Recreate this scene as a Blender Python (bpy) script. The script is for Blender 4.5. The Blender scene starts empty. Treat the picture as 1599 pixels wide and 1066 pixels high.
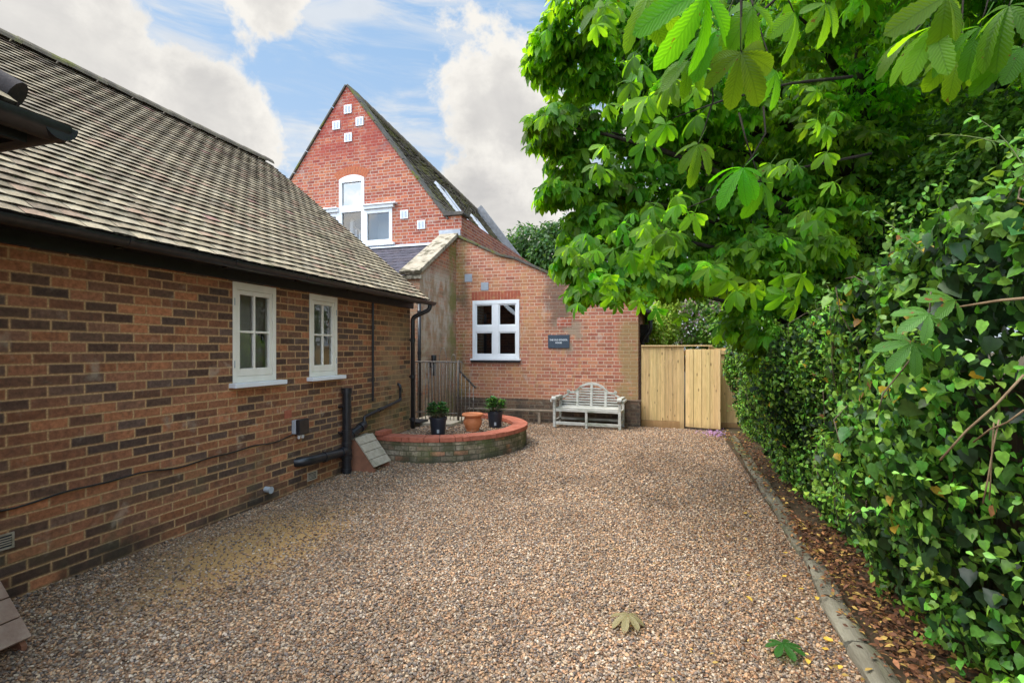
import bpy, bmesh, math, random
import numpy as np
from mathutils import Vector, Matrix
random.seed(7); rng = np.random.default_rng(11)
C = bpy.context.scene
COL = C.collection
R = math.radians

# ------------------------------------------------------------------ camera
F_PX, HOR, YAW, EYE = 780.0, 545.0, R(16.8), 1.6
cam = bpy.data.cameras.new('camera'); camo = bpy.data.objects.new('camera', cam); COL.objects.link(camo)
cam.sensor_width = 36; cam.lens = 36*F_PX/1599; cam.shift_y = 12/1599
cam.clip_start = 0.05; cam.clip_end = 800
camo.location = (0, 0, EYE); camo.rotation_euler = (R(90), 0, YAW)
C.camera = camo
SY, CY = math.sin(YAW), math.cos(YAW)
def ray(u, v):
    d = (u-799.5)/F_PX
    return Vector((-SY+d*CY, CY+d*SY, (HOR-v)/F_PX))
def P(u, v, t):                       # photo direction at a depth -> a place in the yard
    return Vector((0, 0, EYE)) + ray(u, v)*t

# ------------------------------------------------------------------ node helper
class NT:
    def __init__(s, nt): s.nt = nt
    def node(s, t, **k):
        n = s.nt.nodes.new(t)
        for a, b in k.items(): setattr(n, a, b)
        return n
    def put(s, sock, v):
        if isinstance(v, bpy.types.NodeSocket): s.nt.links.new(v, sock)
        elif v is not None:
            if sock.type == 'RGBA' and len(v) == 3: v = (*v, 1)
            sock.default_value = v
    def m(s, op, a, b=None, c=None, clamp=False):
        n = s.node('ShaderNodeMath', operation=op, use_clamp=clamp)
        for i, x in enumerate((a, b, c)):
            if x is not None: s.put(n.inputs[i], x)
        return n.outputs[0]
    def vm(s, op, a, b=None, scale=None):
        n = s.node('ShaderNodeVectorMath', operation=op)
        s.put(n.inputs[0], a)
        if b is not None: s.put(n.inputs[1], b)
        if scale is not None: s.put(n.inputs['Scale'], scale)
        return n.outputs['Value'] if op in ('DOT_PRODUCT', 'LENGTH', 'DISTANCE') else n.outputs[0]
    def mix(s, f, a, b, blend='MIX'):
        n = s.node('ShaderNodeMix', data_type='RGBA', blend_type=blend)
        s.put(n.inputs[0], f); s.put(n.inputs[6], a); s.put(n.inputs[7], b)
        return n.outputs[2]
    def ramp(s, f, stops, interp='LINEAR'):
        n = s.node('ShaderNodeValToRGB'); cr = n.color_ramp; cr.interpolation = interp
        while len(cr.elements) < len(stops): cr.elements.new(0.5)
        for e, (p, c) in zip(cr.elements, stops):
            e.position = p; e.color = (*c, 1) if len(c) == 3 else c
        s.put(n.inputs[0], f); return n.outputs[0]
    def noise(s, vec, scale, detail=3, rough=0.55, dist=0.0):
        n = s.node('ShaderNodeTexNoise'); s.put(n.inputs['Vector'], vec)
        n.inputs['Scale'].default_value = scale; n.inputs['Detail'].default_value = detail
        n.inputs['Roughness'].default_value = rough; n.inputs['Distortion'].default_value = dist
        return n.outputs['Fac'], n.outputs['Color']
    def sstep(s, x, a, b):
        n = s.node('ShaderNodeMapRange', interpolation_type='SMOOTHSTEP')
        s.put(n.inputs[0], x); s.put(n.inputs[1], a); s.put(n.inputs[2], b)
        return n.outputs[0]
    def sep(s, v):
        n = s.node('ShaderNodeSeparateXYZ'); s.put(n.inputs[0], v); return n.outputs
    def comb(s, x, y, z):
        n = s.node('ShaderNodeCombineXYZ')
        for i, a in enumerate((x, y, z)): s.put(n.inputs[i], a)
        return n.outputs[0]
    def bump(s, h, strength=0.5, dist=0.01):
        n = s.node('ShaderNodeBump'); n.inputs['Strength'].default_value = strength
        n.inputs['Distance'].default_value = dist; s.put(n.inputs['Height'], h); return n.outputs[0]
def new_mat(name):
    m = bpy.data.materials.new(name); m.use_nodes = True; m.node_tree.nodes.clear()
    t = NT(m.node_tree); out = t.node('ShaderNodeOutputMaterial'); return m, t, out
def principled(t, out, col, rough=0.7, spec=0.3, metal=0.0, normal=None):
    b = t.node('ShaderNodeBsdfPrincipled')
    t.put(b.inputs['Base Color'], col); t.put(b.inputs['Roughness'], rough)
    b.inputs['Specular IOR Level'].default_value = spec; t.put(b.inputs['Metallic'], metal)
    if normal is not None: t.put(b.inputs['Normal'], normal)
    if out: t.nt.links.new(b.outputs[0], out.inputs[0])
    return b

# ------------------------------------------------------------------ world, sun, exposure
SUN_AZ, SUN_EL = R(-112), R(58)            # azimuth from +Y, clockwise
world = bpy.data.worlds.new('World'); C.world = world; world.use_nodes = True
wt = world.node_tree; wt.nodes.clear(); W = NT(wt)
wo = W.node('ShaderNodeOutputWorld'); bg = W.node('ShaderNodeBackground'); bg.inputs[1].default_value = 0.1
wt.links.new(bg.outputs[0], wo.inputs[0])
sky = W.node('ShaderNodeTexSky', sky_type='NISHITA'); sky.sun_disc = False
sky.sun_elevation = SUN_EL; sky.sun_rotation = SUN_AZ; sky.dust_density = 2.0; sky.ozone_density = 1.5
gen = W.node('ShaderNodeTexCoord').outputs['Generated']
dirn = W.vm('NORMALIZE', gen)
dx, dy, dz = W.sep(dirn)
# cloud layer coordinates: a plane far above, flattened towards the horizon
pl = W.comb(W.m('DIVIDE', dx, W.m('ADD', W.m('MAXIMUM', dz, 0), 0.35)), W.m('DIVIDE', dy, W.m('ADD', W.m('MAXIMUM', dz, 0), 0.35)), dz)
SEED = (11.5, -3.1, 0.9)
n1, _ = W.noise(W.vm('ADD', pl, SEED), 2.6, 9, 0.56, 0.25)
n2, _ = W.noise(W.vm('ADD', dirn, SEED), 7.0, 8, 0.6, 0.15)
n3, _ = W.noise(W.vm('ADD', dirn, SEED), 22.0, 6, 0.6, 0.1)
field = W.m('ADD', W.m('MULTIPLY', W.m('SUBTRACT', n1, 0.5), 0.8), W.m('MULTIPLY', W.m('SUBTRACT', n2, 0.5), 1.25))
field = W.m('ADD', field, W.m('MULTIPLY', W.m('SUBTRACT', n3, 0.5), 0.42))
field = W.m('SUBTRACT', field, 0.05)
# where the big cumulus banks stand
for (u, v, rad, amp) in [(190, 150, .26, .36), (20, 20, .26, .40), (420, -50, .14, .40), (770, 60, .20, .17), (800, 280, .24, .52), (720, 165, .14, .14),
                         (340, 180, .12, .28), (430, 270, .16, .34), (600, 40, .22, -.16), (470, 150, .16, -.26), (260, 20, .13, -.30), (600, 230, .18, -.26), (540, 130, .15, -.14)]:
    d = ray(u, v).normalized()
    g = W.sstep(W.vm('DISTANCE', dirn, tuple(d)), rad, 0.0)
    field = W.m('ADD', field, W.m('MULTIPLY', g, amp))
cover = W.m('MULTIPLY', W.sstep(field, -0.055, 0.16), 0.96)
strk, _ = W.noise(W.vm('MULTIPLY', dirn, (3.0, 3.0, 14.0)), 1.6, 7, 0.6, 0.6)
thin = W.m('MULTIPLY', W.sstep(strk, 0.40, 0.68), 0.60)
cover = W.m('MAXIMUM', cover, thin)
dens = W.sstep(field, 0.04, 0.50)
shade, _ = W.noise(W.vm('ADD', W.vm('MULTIPLY', dirn, (1, 1, 1.6)), (0.0, 0.0, 0.03)), 7.0, 7, 0.6, 0.3)
grey = W.m('ADD', W.m('MULTIPLY', dens, 0.65), W.m('MULTIPLY', W.m('SUBTRACT', shade, 0.5), 1.5), clamp=True)
ccol = W.mix(grey, (4.7, 4.5, 4.15), (2.9, 2.8, 2.7))
skyc = W.mix(0.75, W.vm('SCALE', sky.outputs[0], scale=0.6), W.mix(W.sstep(dz, 0.0, 0.7), (3.3, 4.1, 5.0), (1.75, 3.0, 4.7)))
allc = W.vm('SCALE', W.mix(cover, skyc, ccol), scale=0.62)
# extra sky brightness added behind the camera as soft frontal fill
sky_fill = W.sstep(W.vm('DOT_PRODUCT', dirn, tuple(Vector((-.12, -.75, .66)).normalized())), 0.0, 0.9)
W.put(bg.inputs[0], W.vm('SCALE', allc, scale=W.m('ADD', 1.0, W.m('MULTIPLY', sky_fill, 2.9))))
sun = bpy.data.lights.new('sun', 'SUN'); suno = bpy.data.objects.new('sun', sun); COL.objects.link(suno)
sun.energy = 1.5; sun.angle = R(45); sun.color = (1.0, 0.95, 0.86)
SDIR = Vector((math.sin(SUN_AZ)*math.cos(SUN_EL), math.cos(SUN_AZ)*math.cos(SUN_EL), math.sin(SUN_EL)))
suno.rotation_euler = SDIR.to_track_quat('Z', 'Y').to_euler(); suno.location = (0, 0, 30)
C.view_settings.view_transform = 'Standard'; C.view_settings.look = 'None'
C.view_settings.exposure = 1.75; C.view_settings.gamma = 1
C.render.engine = 'CYCLES'
C.cycles.max_bounces = 8; C.cycles.transparent_max_bounces = 12; C.cycles.sample_clamp_indirect = 6

# ------------------------------------------------------------------ mesh helpers
class MB:
    def __init__(s): s.v = []; s.f = []; s.col = []; s.uv = {}
    def add(s, vs, fs, col=None, uvs=None):
        o = len(s.v); s.v += [tuple(p) for p in vs]
        for k, f in enumerate(fs):
            s.f.append(tuple(i+o for i in f)); s.col.append(col[k] if isinstance(col, list) else col)
            if uvs is not None: s.uv[len(s.f)-1] = [uvs[i] for i in f]
        return s
    def box(s, x0, x1, y0, y1, z0, z1, mat=None, col=None):
        vs = [Vector((x, y, z)) for z in (z0, z1) for y in (y0, y1) for x in (x0, x1)]
        if mat is not None: vs = [mat @ p for p in vs]
        return s.add(vs, [(0, 2, 3, 1), (4, 5, 7, 6), (0, 1, 5, 4), (2, 6, 7, 3), (0, 4, 6, 2), (1, 3, 7, 5)], col)
    def bar(s, a, b, w, h, up=(0, 0, 1), col=None):     # rectangular bar from a to b
        a, b = Vector(a), Vector(b); d = (b-a).normalized(); u = Vector(up)
        sd = d.cross(u).normalized(); u = sd.cross(d).normalized()
        vs = [p + sd*x*w/2 + u*y*h/2 for p in (a, b) for x, y in ((-1, -1), (1, -1), (1, 1), (-1, 1))]
        return s.add(vs, [(3, 2, 1, 0), (4, 5, 6, 7), (0, 1, 5, 4), (1, 2, 6, 5), (2, 3, 7, 6), (3, 0, 4, 7)], col)
    def tube(s, pts, r, n=10, cap=True, col=None):
        pts = [Vector(p) for p in pts]; rs = r if isinstance(r, (list, tuple)) else [r]*len(pts)
        vs, fs = [], []; ref = None
        for i, p in enumerate(pts):
            d = (pts[min(i+1, len(pts)-1)] - pts[max(i-1, 0)]).normalized()
            if ref is None:
                ref = Vector((0, 0, 1)) if abs(d.z) < .9 else Vector((1, 0, 0))
            x = ref.cross(d)
            if x.length < 1e-4: x = Vector((0, 1, 0)).cross(d)
            x.normalize(); y = d.cross(x).normalized(); ref = y if False else ref
            for k in range(n):
                a = 2*math.pi*k/n; vs.append(p + (x*math.cos(a)+y*math.sin(a))*rs[i])
        for i in range(len(pts)-1):
            for k in range(n):
                k2 = (k+1) % n; fs.append((i*n+k, i*n+k2, (i+1)*n+k2, (i+1)*n+k))
        if cap: fs.append(tuple(range(n-1, -1, -1))); fs.append(tuple((len(pts)-1)*n+k for k in range(n)))
        return s.add(vs, fs, col)
    def lathe(s, prof, n=32, c=(0, 0, 0)):
        vs, fs = [], []
        for r, z in prof:
            for k in range(n):
                a = 2*math.pi*k/n; vs.append((c[0]+r*math.cos(a), c[1]+r*math.sin(a), c[2]+z))
        for i in range(len(prof)-1):
            for k in range(n):
                k2 = (k+1) % n; fs.append((i*n+k, i*n+k2, (i+1)*n+k2, (i+1)*n+k))
        return s.add(vs, fs)
    def prism(s, poly, f0, f1):        # poly of 2D points, f0/f1 map them onto the two ends
        n = len(poly); vs = [f0(*p) for p in poly]+[f1(*p) for p in poly]
        fs = [tuple(range(n-1, -1, -1)), tuple(range(n, 2*n))]+[(i, (i+1) % n, n+(i+1) % n, n+i) for i in range(n)]
        return s.add(vs, fs)
def obj(name, mb, mat, parent=None, smooth=False, bevel=0.0, local=False, auto=None):
    me = bpy.data.meshes.new(name)
    off = Vector((0, 0, 0))
    if parent is not None and not local:
        q = parent
        while q is not None: off += q.location; q = q.parent
    me.from_pydata([(a-off.x, b-off.y, c-off.z) for a, b, c in mb.v], [], mb.f)
    me.validate()
    uvl = me.uv_layers.new(name='UVMap')
    for p in me.polygons:
        n = p.normal; ax = max(range(3), key=lambda i: abs(n[i])); cu = mb.uv.get(p.index)
        for j, li in enumerate(p.loop_indices):
            if cu: uvl.data[li].uv = cu[j]; continue
            x, y, z = mb.v[me.loops[li].vertex_index]
            uvl.data[li].uv = (y, z) if ax == 0 else ((x, z) if ax == 1 else (x, y))
    if any(c is not None for c in mb.col):
        at = me.color_attributes.new('Col', 'FLOAT_COLOR', 'CORNER')
        for p in me.polygons:
            c = mb.col[p.index] or (.5, .5, .5)
            for li in p.loop_indices: at.data[li].color = (*c, 1)
    me.materials.append(mat)
    if smooth: me.shade_smooth()
    o = bpy.data.objects.new(name, me); COL.objects.link(o)
    if parent is not None: o.parent = parent
    if bevel:
        b = o.modifiers.new('bevel', 'BEVEL'); b.width = bevel; b.segments = 2; b.limit_method = 'ANGLE'; b.angle_limit = R(50)
    if auto:
        me.shade_smooth(); me.set_sharp_from_angle(angle=R(auto))
    return o
def tag(o, label=None, cat=None, group=None, kind=None):
    if label: o['label'] = label
    if cat: o['category'] = cat
    if group: o['group'] = group
    if kind: o['kind'] = kind
    return o
def thing(name, label, cat, loc=(0, 0, 0), rz=0, group=None):
    o = bpy.data.objects.new(name, None); COL.objects.link(o); o.location = loc; o.rotation_euler.z = rz
    o.empty_display_size = .1
    return tag(o, label, cat, group)
def copy_tree(o, parent=None):
    c = o.copy(); COL.objects.link(c); c.parent = parent
    for ch in list(o.children): copy_tree(ch, c)
    return c
def strip_wall(mb, outline, z0, holes, f, depth):
    """wall with rectangular holes; outline [(x, ztop)], f(x, z, d) -> world, d = distance behind the face"""
    xs = sorted(set([p[0] for p in outline]+[h[i] for h in holes for i in (0, 1)]))
    xs = [x for x in xs if outline[0][0]-1e-6 <= x <= outline[-1][0]+1e-6]
    def top(x, side):
        for (a, za), (b, zb) in zip(outline[:-1], outline[1:]):
            if b-a < 1e-9: continue
            if a-1e-9 <= x <= b+1e-9 and ((side > 0 and x < b-1e-9) or (side < 0 and x > a+1e-9)):
                return za+(zb-za)*(x-a)/(b-a)
        return outline[-1][1]
    for a, b in zip(xs[:-1], xs[1:]):
        hs = sorted([h for h in holes if h[0] <= a+1e-9 and h[1] >= b-1e-9], key=lambda h: h[2])
        lo = z0
        segs = []
        for h in hs: segs.append((lo, lo, h[2], h[2])); lo = h[3]
        segs.append((lo, lo, top(a, 1), top(b, -1)))
        for (a0, b0, a1, b1) in segs:
            if max(a1-a0, b1-b0) < 1e-6: continue
            mb.add([f(a, a0, 0), f(b, b0, 0), f(b, b1, 0), f(a, a1, 0)], [(0, 1, 2, 3)])
    for (a, b, c, d) in holes:
        for (p, q) in (((a, c), (b, c)), ((b, c), (b, d)), ((b, d), (a, d)), ((a, d), (a, c))):
            mb.add([f(*p, 0), f(*q, 0), f(*q, depth), f(*p, depth)], [(0, 1, 2, 3)])
    return mb

# ------------------------------------------------------------------ materials
def pbr(name, c1, c2=None, scale=8, rough=.7, spec=.3, metal=0, bump=0, bscale=None, bdist=.01, detail=5, c3=None, s3=2.0, t3=(.5, .7), stretch=None):
    m, t, out = new_mat(name)
    co = t.node('ShaderNodeTexCoord').outputs['Object']
    if stretch: co = t.vm('MULTIPLY', co, stretch)
    col = c1; nrm = None
    f, _ = t.noise(co, scale, detail, .6)
    if c2: col = t.mix(t.sstep(f, .3, .7), c1, c2)
    if c3:
        g, _ = t.noise(co, s3, 5, .65); col = t.mix(t.sstep(g, *t3), col, c3)
    if bump:
        h, _ = t.noise(co, bscale or scale*3, 6, .65); nrm = t.bump(h, bump, bdist)
    principled(t, out, col, rough, spec, metal, nrm); return m
def brick(name, cols, mortar, W_=.225, H=.075, mw=.011, header=0.0, stains=(), dark=.25, seed=0, bstr=.7, rough=.85, mortar_mix=.6, var=(.72, 1.3), tex=(.5, 1.45)):
    m, t, out = new_mat(name)
    uv = t.node('ShaderNodeTexCoord').outputs['UV']
    wf, wc = t.noise(uv, 5, 3); uvw = t.vm('ADD', uv, t.vm('SCALE', t.vm('SUBTRACT', wc, (.5, .5, .5)), scale=.006))
    wf2, wc2 = t.noise(uv, 38, 3); uvw = t.vm('ADD', uvw, t.vm('SCALE', t.vm('SUBTRACT', wc2, (.5, .5, .5)), scale=.0078))
    x, y, _ = t.sep(uvw)
    row = t.m('FLOOR', t.m('DIVIDE', y, H)); ly = t.m('SUBTRACT', y, t.m('MULTIPLY', row, H))
    per = W_+header
    odd = t.m('MODULO', t.m('ABSOLUTE', row), 2.0)
    jit = t.node('ShaderNodeTexWhiteNoise', noise_dimensions='1D'); t.put(jit.inputs['W'], row)
    xs = t.m('ADD', x, t.m('ADD', t.m('MULTIPLY', odd, per/2), t.m('MULTIPLY', jit.outputs[0], .03)))
    xs = t.m('ADD', xs, 40*per)
    ci = t.m('FLOOR', t.m('DIVIDE', xs, per)); q = t.m('SUBTRACT', xs, t.m('MULTIPLY', ci, per))
    if header:
        ish = t.m('GREATER_THAN', q, W_)
        loc = t.m('SUBTRACT', q, t.m('MULTIPLY', ish, W_)); ln = t.m('ADD', t.m('MULTIPLY', ish, header-W_), W_)
        cid = t.m('ADD', t.m('MULTIPLY', ci, 2), ish)
    else: loc, ln, cid = q, W_, ci
    d = t.m('MINIMUM', t.m('MINIMUM', loc, t.m('SUBTRACT', ln, loc)), t.m('MINIMUM', ly, t.m('SUBTRACT', H, ly)))
    bm = t.sstep(d, mw/2-.0015, mw/2+.002)
    wn = t.node('ShaderNodeTexWhiteNoise', noise_dimensions='3D'); t.put(wn.inputs[0], t.comb(cid, row, float(seed)))
    r1, r2, r3 = t.sep(wn.outputs['Color'])
    n = len(cols); bc = t.ramp(r1, [(i/n, c) for i, c in enumerate(cols)], 'CONSTANT')
    bc = t.mix(1.0, bc, t.ramp(r2, [(0, (var[0],)*3), (1, (var[1],)*3)]), 'MULTIPLY')
    g1, _ = t.noise(uv, 30, 6, .65); bc = t.mix(1.0, bc, t.ramp(g1, [(.25, (tex[0],)*3), (.75, (tex[1],)*3)]), 'MULTIPLY')
    rim = t.sstep(d, .004, .016); bc = t.mix(t.m('MULTIPLY', t.m('SUBTRACT', 1.0, rim), .35), bc, mortar)
    # burnt ends: darker patch across part of a brick
    g2, _ = t.noise(t.vm('MULTIPLY', uv, (1, .35, 1)), 11, 3); bc = t.mix(t.m('MULTIPLY', t.sstep(g2, .5, .68), dark), bc, (.05, .036, .031))
    g3, _ = t.noise(uv, 60, 3); mc = t.mix(1.0, mortar, t.ramp(g3, [(.3, (.65,)*3), (.7, (1.2,)*3)]), 'MULTIPLY')
    gm, _ = t.noise(uv, 1.3, 4); mc = t.mix(t.m('MULTIPLY', t.sstep(gm, .45, .7), mortar_mix), mc, tuple(c*.55 for c in mortar))
    col = t.mix(bm, mc, bc)
    ux, uy, _ = t.sep(uv)
    for st in stains: col = st(t, uv, ux, uy, col)
    hgt = t.m('ADD', bm, t.m('MULTIPLY', g1, .5))
    principled(t, out, col, rough, .25, 0, t.bump(hgt, bstr, .008)); return m
def st_noise(color, scale, lo, hi, amt, sx=1, sy=1, x=None, y=None):
    """soiling patch: noise between lo and hi, optionally inside x / y windows ((a, b, c, d) = fade in a..b, out c..d)"""
    def f(t, uv, ux, uy, col):
        n, _ = t.noise(t.vm('MULTIPLY', uv, (sx, sy, 1)), scale, 6, .62, .3)
        k = t.m('MULTIPLY', t.sstep(n, lo, hi), amt)
        wob, _ = t.noise(uv, 2.2, 4)
        wob = t.m('MULTIPLY', t.m('SUBTRACT', wob, .5), .5)
        for w, s in ((x, ux), (y, uy)):
            if w:
                s2 = t.m('ADD', s, wob)
                k = t.m('MULTIPLY', k, t.m('MULTIPLY', t.sstep(s2, w[0], w[1]), t.sstep(s2, w[3], w[2])))
        return t.mix(k, col, color)
    return f

COTTAGE_COLS = [(.115, .063, .042), (.175, .084, .050), (.25, .106, .056), (.115, .070, .052), (.32, .128, .060), (.20, .096, .056), (.28, .115, .058), (.145, .080, .052), (.37, .145, .066)]
M_COT = brick('cottage_brick', COTTAGE_COLS, (.52, .31, .15), stains=(
    st_noise((.13, .11, .055), 3.0, .45, .72, .55, y=(-1, -.9, .25, .75)),
    st_noise((.42, .34, .25), 4.5, .58, .75, .5),
    st_noise((.45, .36, .26), 9, .55, .72, .5, x=(3.4, 3.9, 5.2, 5.8), y=(.3, .5, .9, 1.2)),
    st_noise((.030, .026, .02), 2.0, .40, .6, .7, y=(-1, -.9, .05, .2)),
    st_noise((.10, .11, .035), 2.0, .38, .6, .5, x=(5.6, 6.3, 9, 10), y=(-1, -.9, .5, 1.2)),
    st_noise((.36, .25, .13), 3.0, .35, .6, .55, x=(6.2, 6.8, 9, 10)),), dark=.28)
ANX_COLS = [(.46, .165, .098), (.41, .14, .085), (.50, .19, .11), (.42, .15, .098), (.47, .175, .10), (.38, .125, .08), (.52, .215, .115)]
def annex_stains(t, uv, ux, uy, col):
    return col
M_ANX = brick('annex_brick', ANX_COLS, (.64, .47, .35), W_=.225, header=.1125, mw=.009, seed=3, var=(.82, 1.16), tex=(.68, 1.28), mortar_mix=.35, stains=(
    st_noise((.50, .28, .11), 1.6, .38, .66, .45, x=(-5.2, -4.9, -2.9, -2.1)),
    st_noise((.50, .30, .11), 5.0, .50, .72, .6, sx=1.6, sy=.4, x=(-3.4, -3.0, -1.9, -1.4), y=(.6, .9, 4, 5)),
    st_noise((.55, .50, .42), 3.5, .60, .74, .6, sx=1.0, sy=.5),
    st_noise((.09, .075, .045), 2.5, .42, .62, .75, sy=.5, x=(-5.2, -4.9, -4.45, -4.2)),
    st_noise((.19, .20, .04), 2.5, .40, .62, .6, sy=.4, x=(-5.2, -4.9, -4.5, -4.25)),
    st_noise((.12, .09, .065), 3.0, .30, .5, .75, x=(-2.6, -2.25, -2.0, -1.7), y=(1.9, 2.2, 3.2, 3.6)),
    st_noise((.30, .24, .17), 3.0, .40, .56, .8, x=(-2.35, -2.2, -1.75, -1.6), y=(1.5, 1.7, 2.1, 2.3)),
    st_noise((.32, .24, .10), 3.0, .30, .5, .7, x=(-.95, -.8, 1, 2), y=(0, .2, 2.0, 2.3)),), dark=.14)
M_GAB = brick('gable_brick', [(.40, .105, .055), (.35, .085, .05), (.43, .125, .06), (.32, .075, .045), (.38, .10, .052), (.47, .15, .07)], (.56, .44, .36), W_=.225, header=.1125, mw=.008, seed=5, var=(.82, 1.18), tex=(.68, 1.28), stains=(
    st_noise((.30, .035, .03), 2.4, .30, .55, .62, y=(6.0, 6.8, 9, 10)),
    st_noise((.58, .50, .44), 5, .58, .75, .55, x=(-5.6, -5.2, -4, -3), y=(4, 4.2, 5.6, 6.0)),
    st_noise((.10, .06, .07), 3.0, .47, .7, .55, x=(-7.0, -6.8, -6.3, -6.0), y=(6.2, 6.6, 8, 9)),
    st_noise((.55, .46, .40), 3.0, .55, .75, .35),), dark=.12)
M_SIDE = brick('side_brick', [(.40, .12, .065), (.34, .10, .06), (.43, .15, .08), (.32, .11, .07)], (.46, .35, .25), W_=.225, header=.1125, mw=.010, seed=8, stains=(
    st_noise((.40, .30, .185), 2.0, .20, .55, .72, y=(-1, -.5, 2.9, 4.0)),
    st_noise((.60, .55, .47), 3.0, .40, .60, .62, sx=1.6, sy=.8, x=(8.7, 9.1, 10.3, 10.7), y=(1.4, 1.9, 3.0, 3.5)),
    st_noise((.20, .165, .10), 3.0, .48, .64, .45, x=(9.4, 9.9, 12, 13), y=(-1, 0, 2.9, 3.8)),
    st_noise((.17, .19, .04), 2.0, .40, .62, .7, x=(10.1, 10.45, 12, 13)),
    st_noise((.55, .48, .36), 3.5, .42, .58, .6, x=(8.0, 8.4, 9.3, 9.6), y=(.2, .5, 1.8, 2.2)),), dark=.12)
M_PLN = brick('plinth_brick', [(.17, .10, .06), (.13, .08, .055), (.20, .12, .075), (.11, .075, .055)], (.26, .20, .13), W_=.225, header=.1125, mw=.009, seed=9, stains=(
    st_noise((.06, .05, .04), 2.0, .42, .65, .7), st_noise((.34, .30, .22), 4, .6, .75, .6)), dark=.3)
M_BED = brick('bed_brick', [(.30, .23, .15), (.22, .17, .11), (.38, .30, .20), (.25, .17, .11), (.33, .27, .19), (.42, .20, .11)], (.16, .13, .085), W_=.225, header=.1125, mw=.012, seed=12, stains=(
    st_noise((.07, .07, .03), 3, .42, .6, .8), st_noise((.10, .12, .03), 2, .45, .65, .7), st_noise((.05, .045, .035), 2, .3, .6, .7, y=(-1, -.5, .02, .12))), dark=.3)

def tile_mat(name, lich, moss, mlo=.55, mhi=.7, scale=3.0, dirt=(.05, .045, .04)):
    m, t, out = new_mat(name)
    co = t.node('ShaderNodeTexCoord').outputs['Object']
    a = t.node('ShaderNodeVertexColor', layer_name='Col').outputs[0]
    g, _ = t.noise(co, 45, 6, .7); col = t.mix(1.0, a, t.ramp(g, [(.25, (.55,)*3), (.75, (1.35,)*3)]), 'MULTIPLY')
    l, _ = t.noise(co, 18, 5, .65); col = t.mix(t.m('MULTIPLY', t.sstep(l, .52, .66), .35), col, lich)
    d, _ = t.noise(co, 6.0, 5, .7); col = t.mix(t.m('MULTIPLY', t.sstep(d, .5, .72), .36), col, dirt)
    s, _ = t.noise(co, scale, 6, .65); col = t.mix(t.m('MULTIPLY', t.sstep(s, mlo, mhi), .75), col, moss)
    principled(t, out, col, .9, .2, 0, t.bump(g, .5, .006)); return m
M_TILE = tile_mat('cottage_tile', (.47, .40, .29), (.13, .14, .04), .60, .74)
M_TILE2 = tile_mat('school_tile', (.26, .23, .15), (.17, .17, .03), .47, .62, 2.2)
M_SLATE = tile_mat('slate', (.16, .15, .17), (.10, .09, .12), .6, .8)
M_RIDGE = pbr('ridge_tile', (.13, .105, .08), (.22, .18, .125), 6, .9, .2, bump=.5, c3=(.17, .16, .05), s3=3, t3=(.56, .70))
M_COPE = pbr('coping_stone', (.07, .062, .055), (.13, .115, .095), 7, .92, .2, bump=.5, c3=(.13, .13, .03), s3=2.5, t3=(.5, .64))
M_COPE2 = pbr('pale_coping', (.30, .25, .18), (.42, .36, .27), 9, .92, .2, bump=.6, c3=(.13, .11, .07), s3=5, t3=(.5, .62))
M_LEAD = pbr('lead', (.34, .36, .40), (.50, .52, .56), 5, .55, .4, bump=.2)
M_BLACK = pbr('black_plastic', (.012, .012, .014), (.022, .022, .025), 20, .32, .5, bump=.08)
M_FASCIA = pbr('black_paint', (.010, .010, .012), (.018, .018, .02), 12, .5, .4, bump=.1)
M_IRON = pbr('iron', (.035, .03, .028), (.12, .09, .07), 25, .6, .4, bump=.2)
M_IRONG = pbr('weathered_iron', (.22, .20, .18), (.10, .075, .055), 25, .6, .4, bump=.2)
M_WHITE = pbr('white_paint', (.80, .80, .80), (.74, .74, .74), 5, .4, .4)
M_CREAM = pbr('cream_paint', (.84, .79, .69), (.78, .72, .61), 5, .45, .4)
M_REDB = pbr('red_coping_brick', (.34, .10, .058), (.46, .15, .09), 12, .85, .25, bump=.4, c3=(.36, .10, .055), s3=4)
M_TERRA = pbr('terracotta', (.50, .15, .05), (.60, .21, .085), 7, .65, .35, bump=.1, c3=(.55, .30, .18), s3=5, t3=(.6, .75))
M_POT = pbr('pot_plastic', (.014, .018, .026), (.02, .024, .034), 10, .42, .5)
M_SOIL = pbr('soil', (.045, .03, .02), (.09, .06, .04), 40, .95, .1, bump=.8, bscale=60)
M_SLAB = pbr('paving_stone', (.34, .28, .20), (.44, .37, .28), 12, .9, .2, bump=.4, c3=(.20, .18, .10), s3=3)
M_COVER = pbr('cover_board', (.36, .30, .22), (.46, .39, .30), 14, .85, .2, bump=.3, c3=(.22, .2, .13), s3=4)
M_COVSIDE = pbr('cover_side', (.30, .13, .075), (.22, .10, .06), 9, .85, .2, bump=.3)
M_VENT = pbr('vent_plastic', (.74, .75, .78), (.66, .67, .70), 9, .5, .4)
M_VENTG = pbr('grey_vent', (.30, .33, .38), (.36, .38, .42), 9, .55, .4)
M_VENTS = pbr('vent_slot', (.36, .40, .46), (.42, .45, .5), 20, .6, .3)
M_GREYBOX = pbr('grey_plastic', (.34, .36, .38), (.40, .42, .44), 9, .5, .4)
M_SIGN = pbr('slate_sign', (.035, .052, .075), (.05, .068, .09), 14, .5, .4, bump=.15)
M_LETTER = pbr('sign_letter', (.72, .74, .76), (.66, .68, .7), 9, .5, .3)
M_BARK = pbr('bark', (.018, .014, .010), (.042, .033, .024), 9, .95, .15, bump=1.0, bscale=22, bdist=.03, stretch=(1, 1, .35), c3=(.05, .06, .02), s3=3)
M_TWIG = pbr('twig', (.16, .10, .055), (.26, .18, .10), 20, .8, .2, bump=.4)
M_STEM = pbr('ivy_stem', (.10, .075, .05), (.19, .14, .09), 20, .9, .2, bump=.5)
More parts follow.
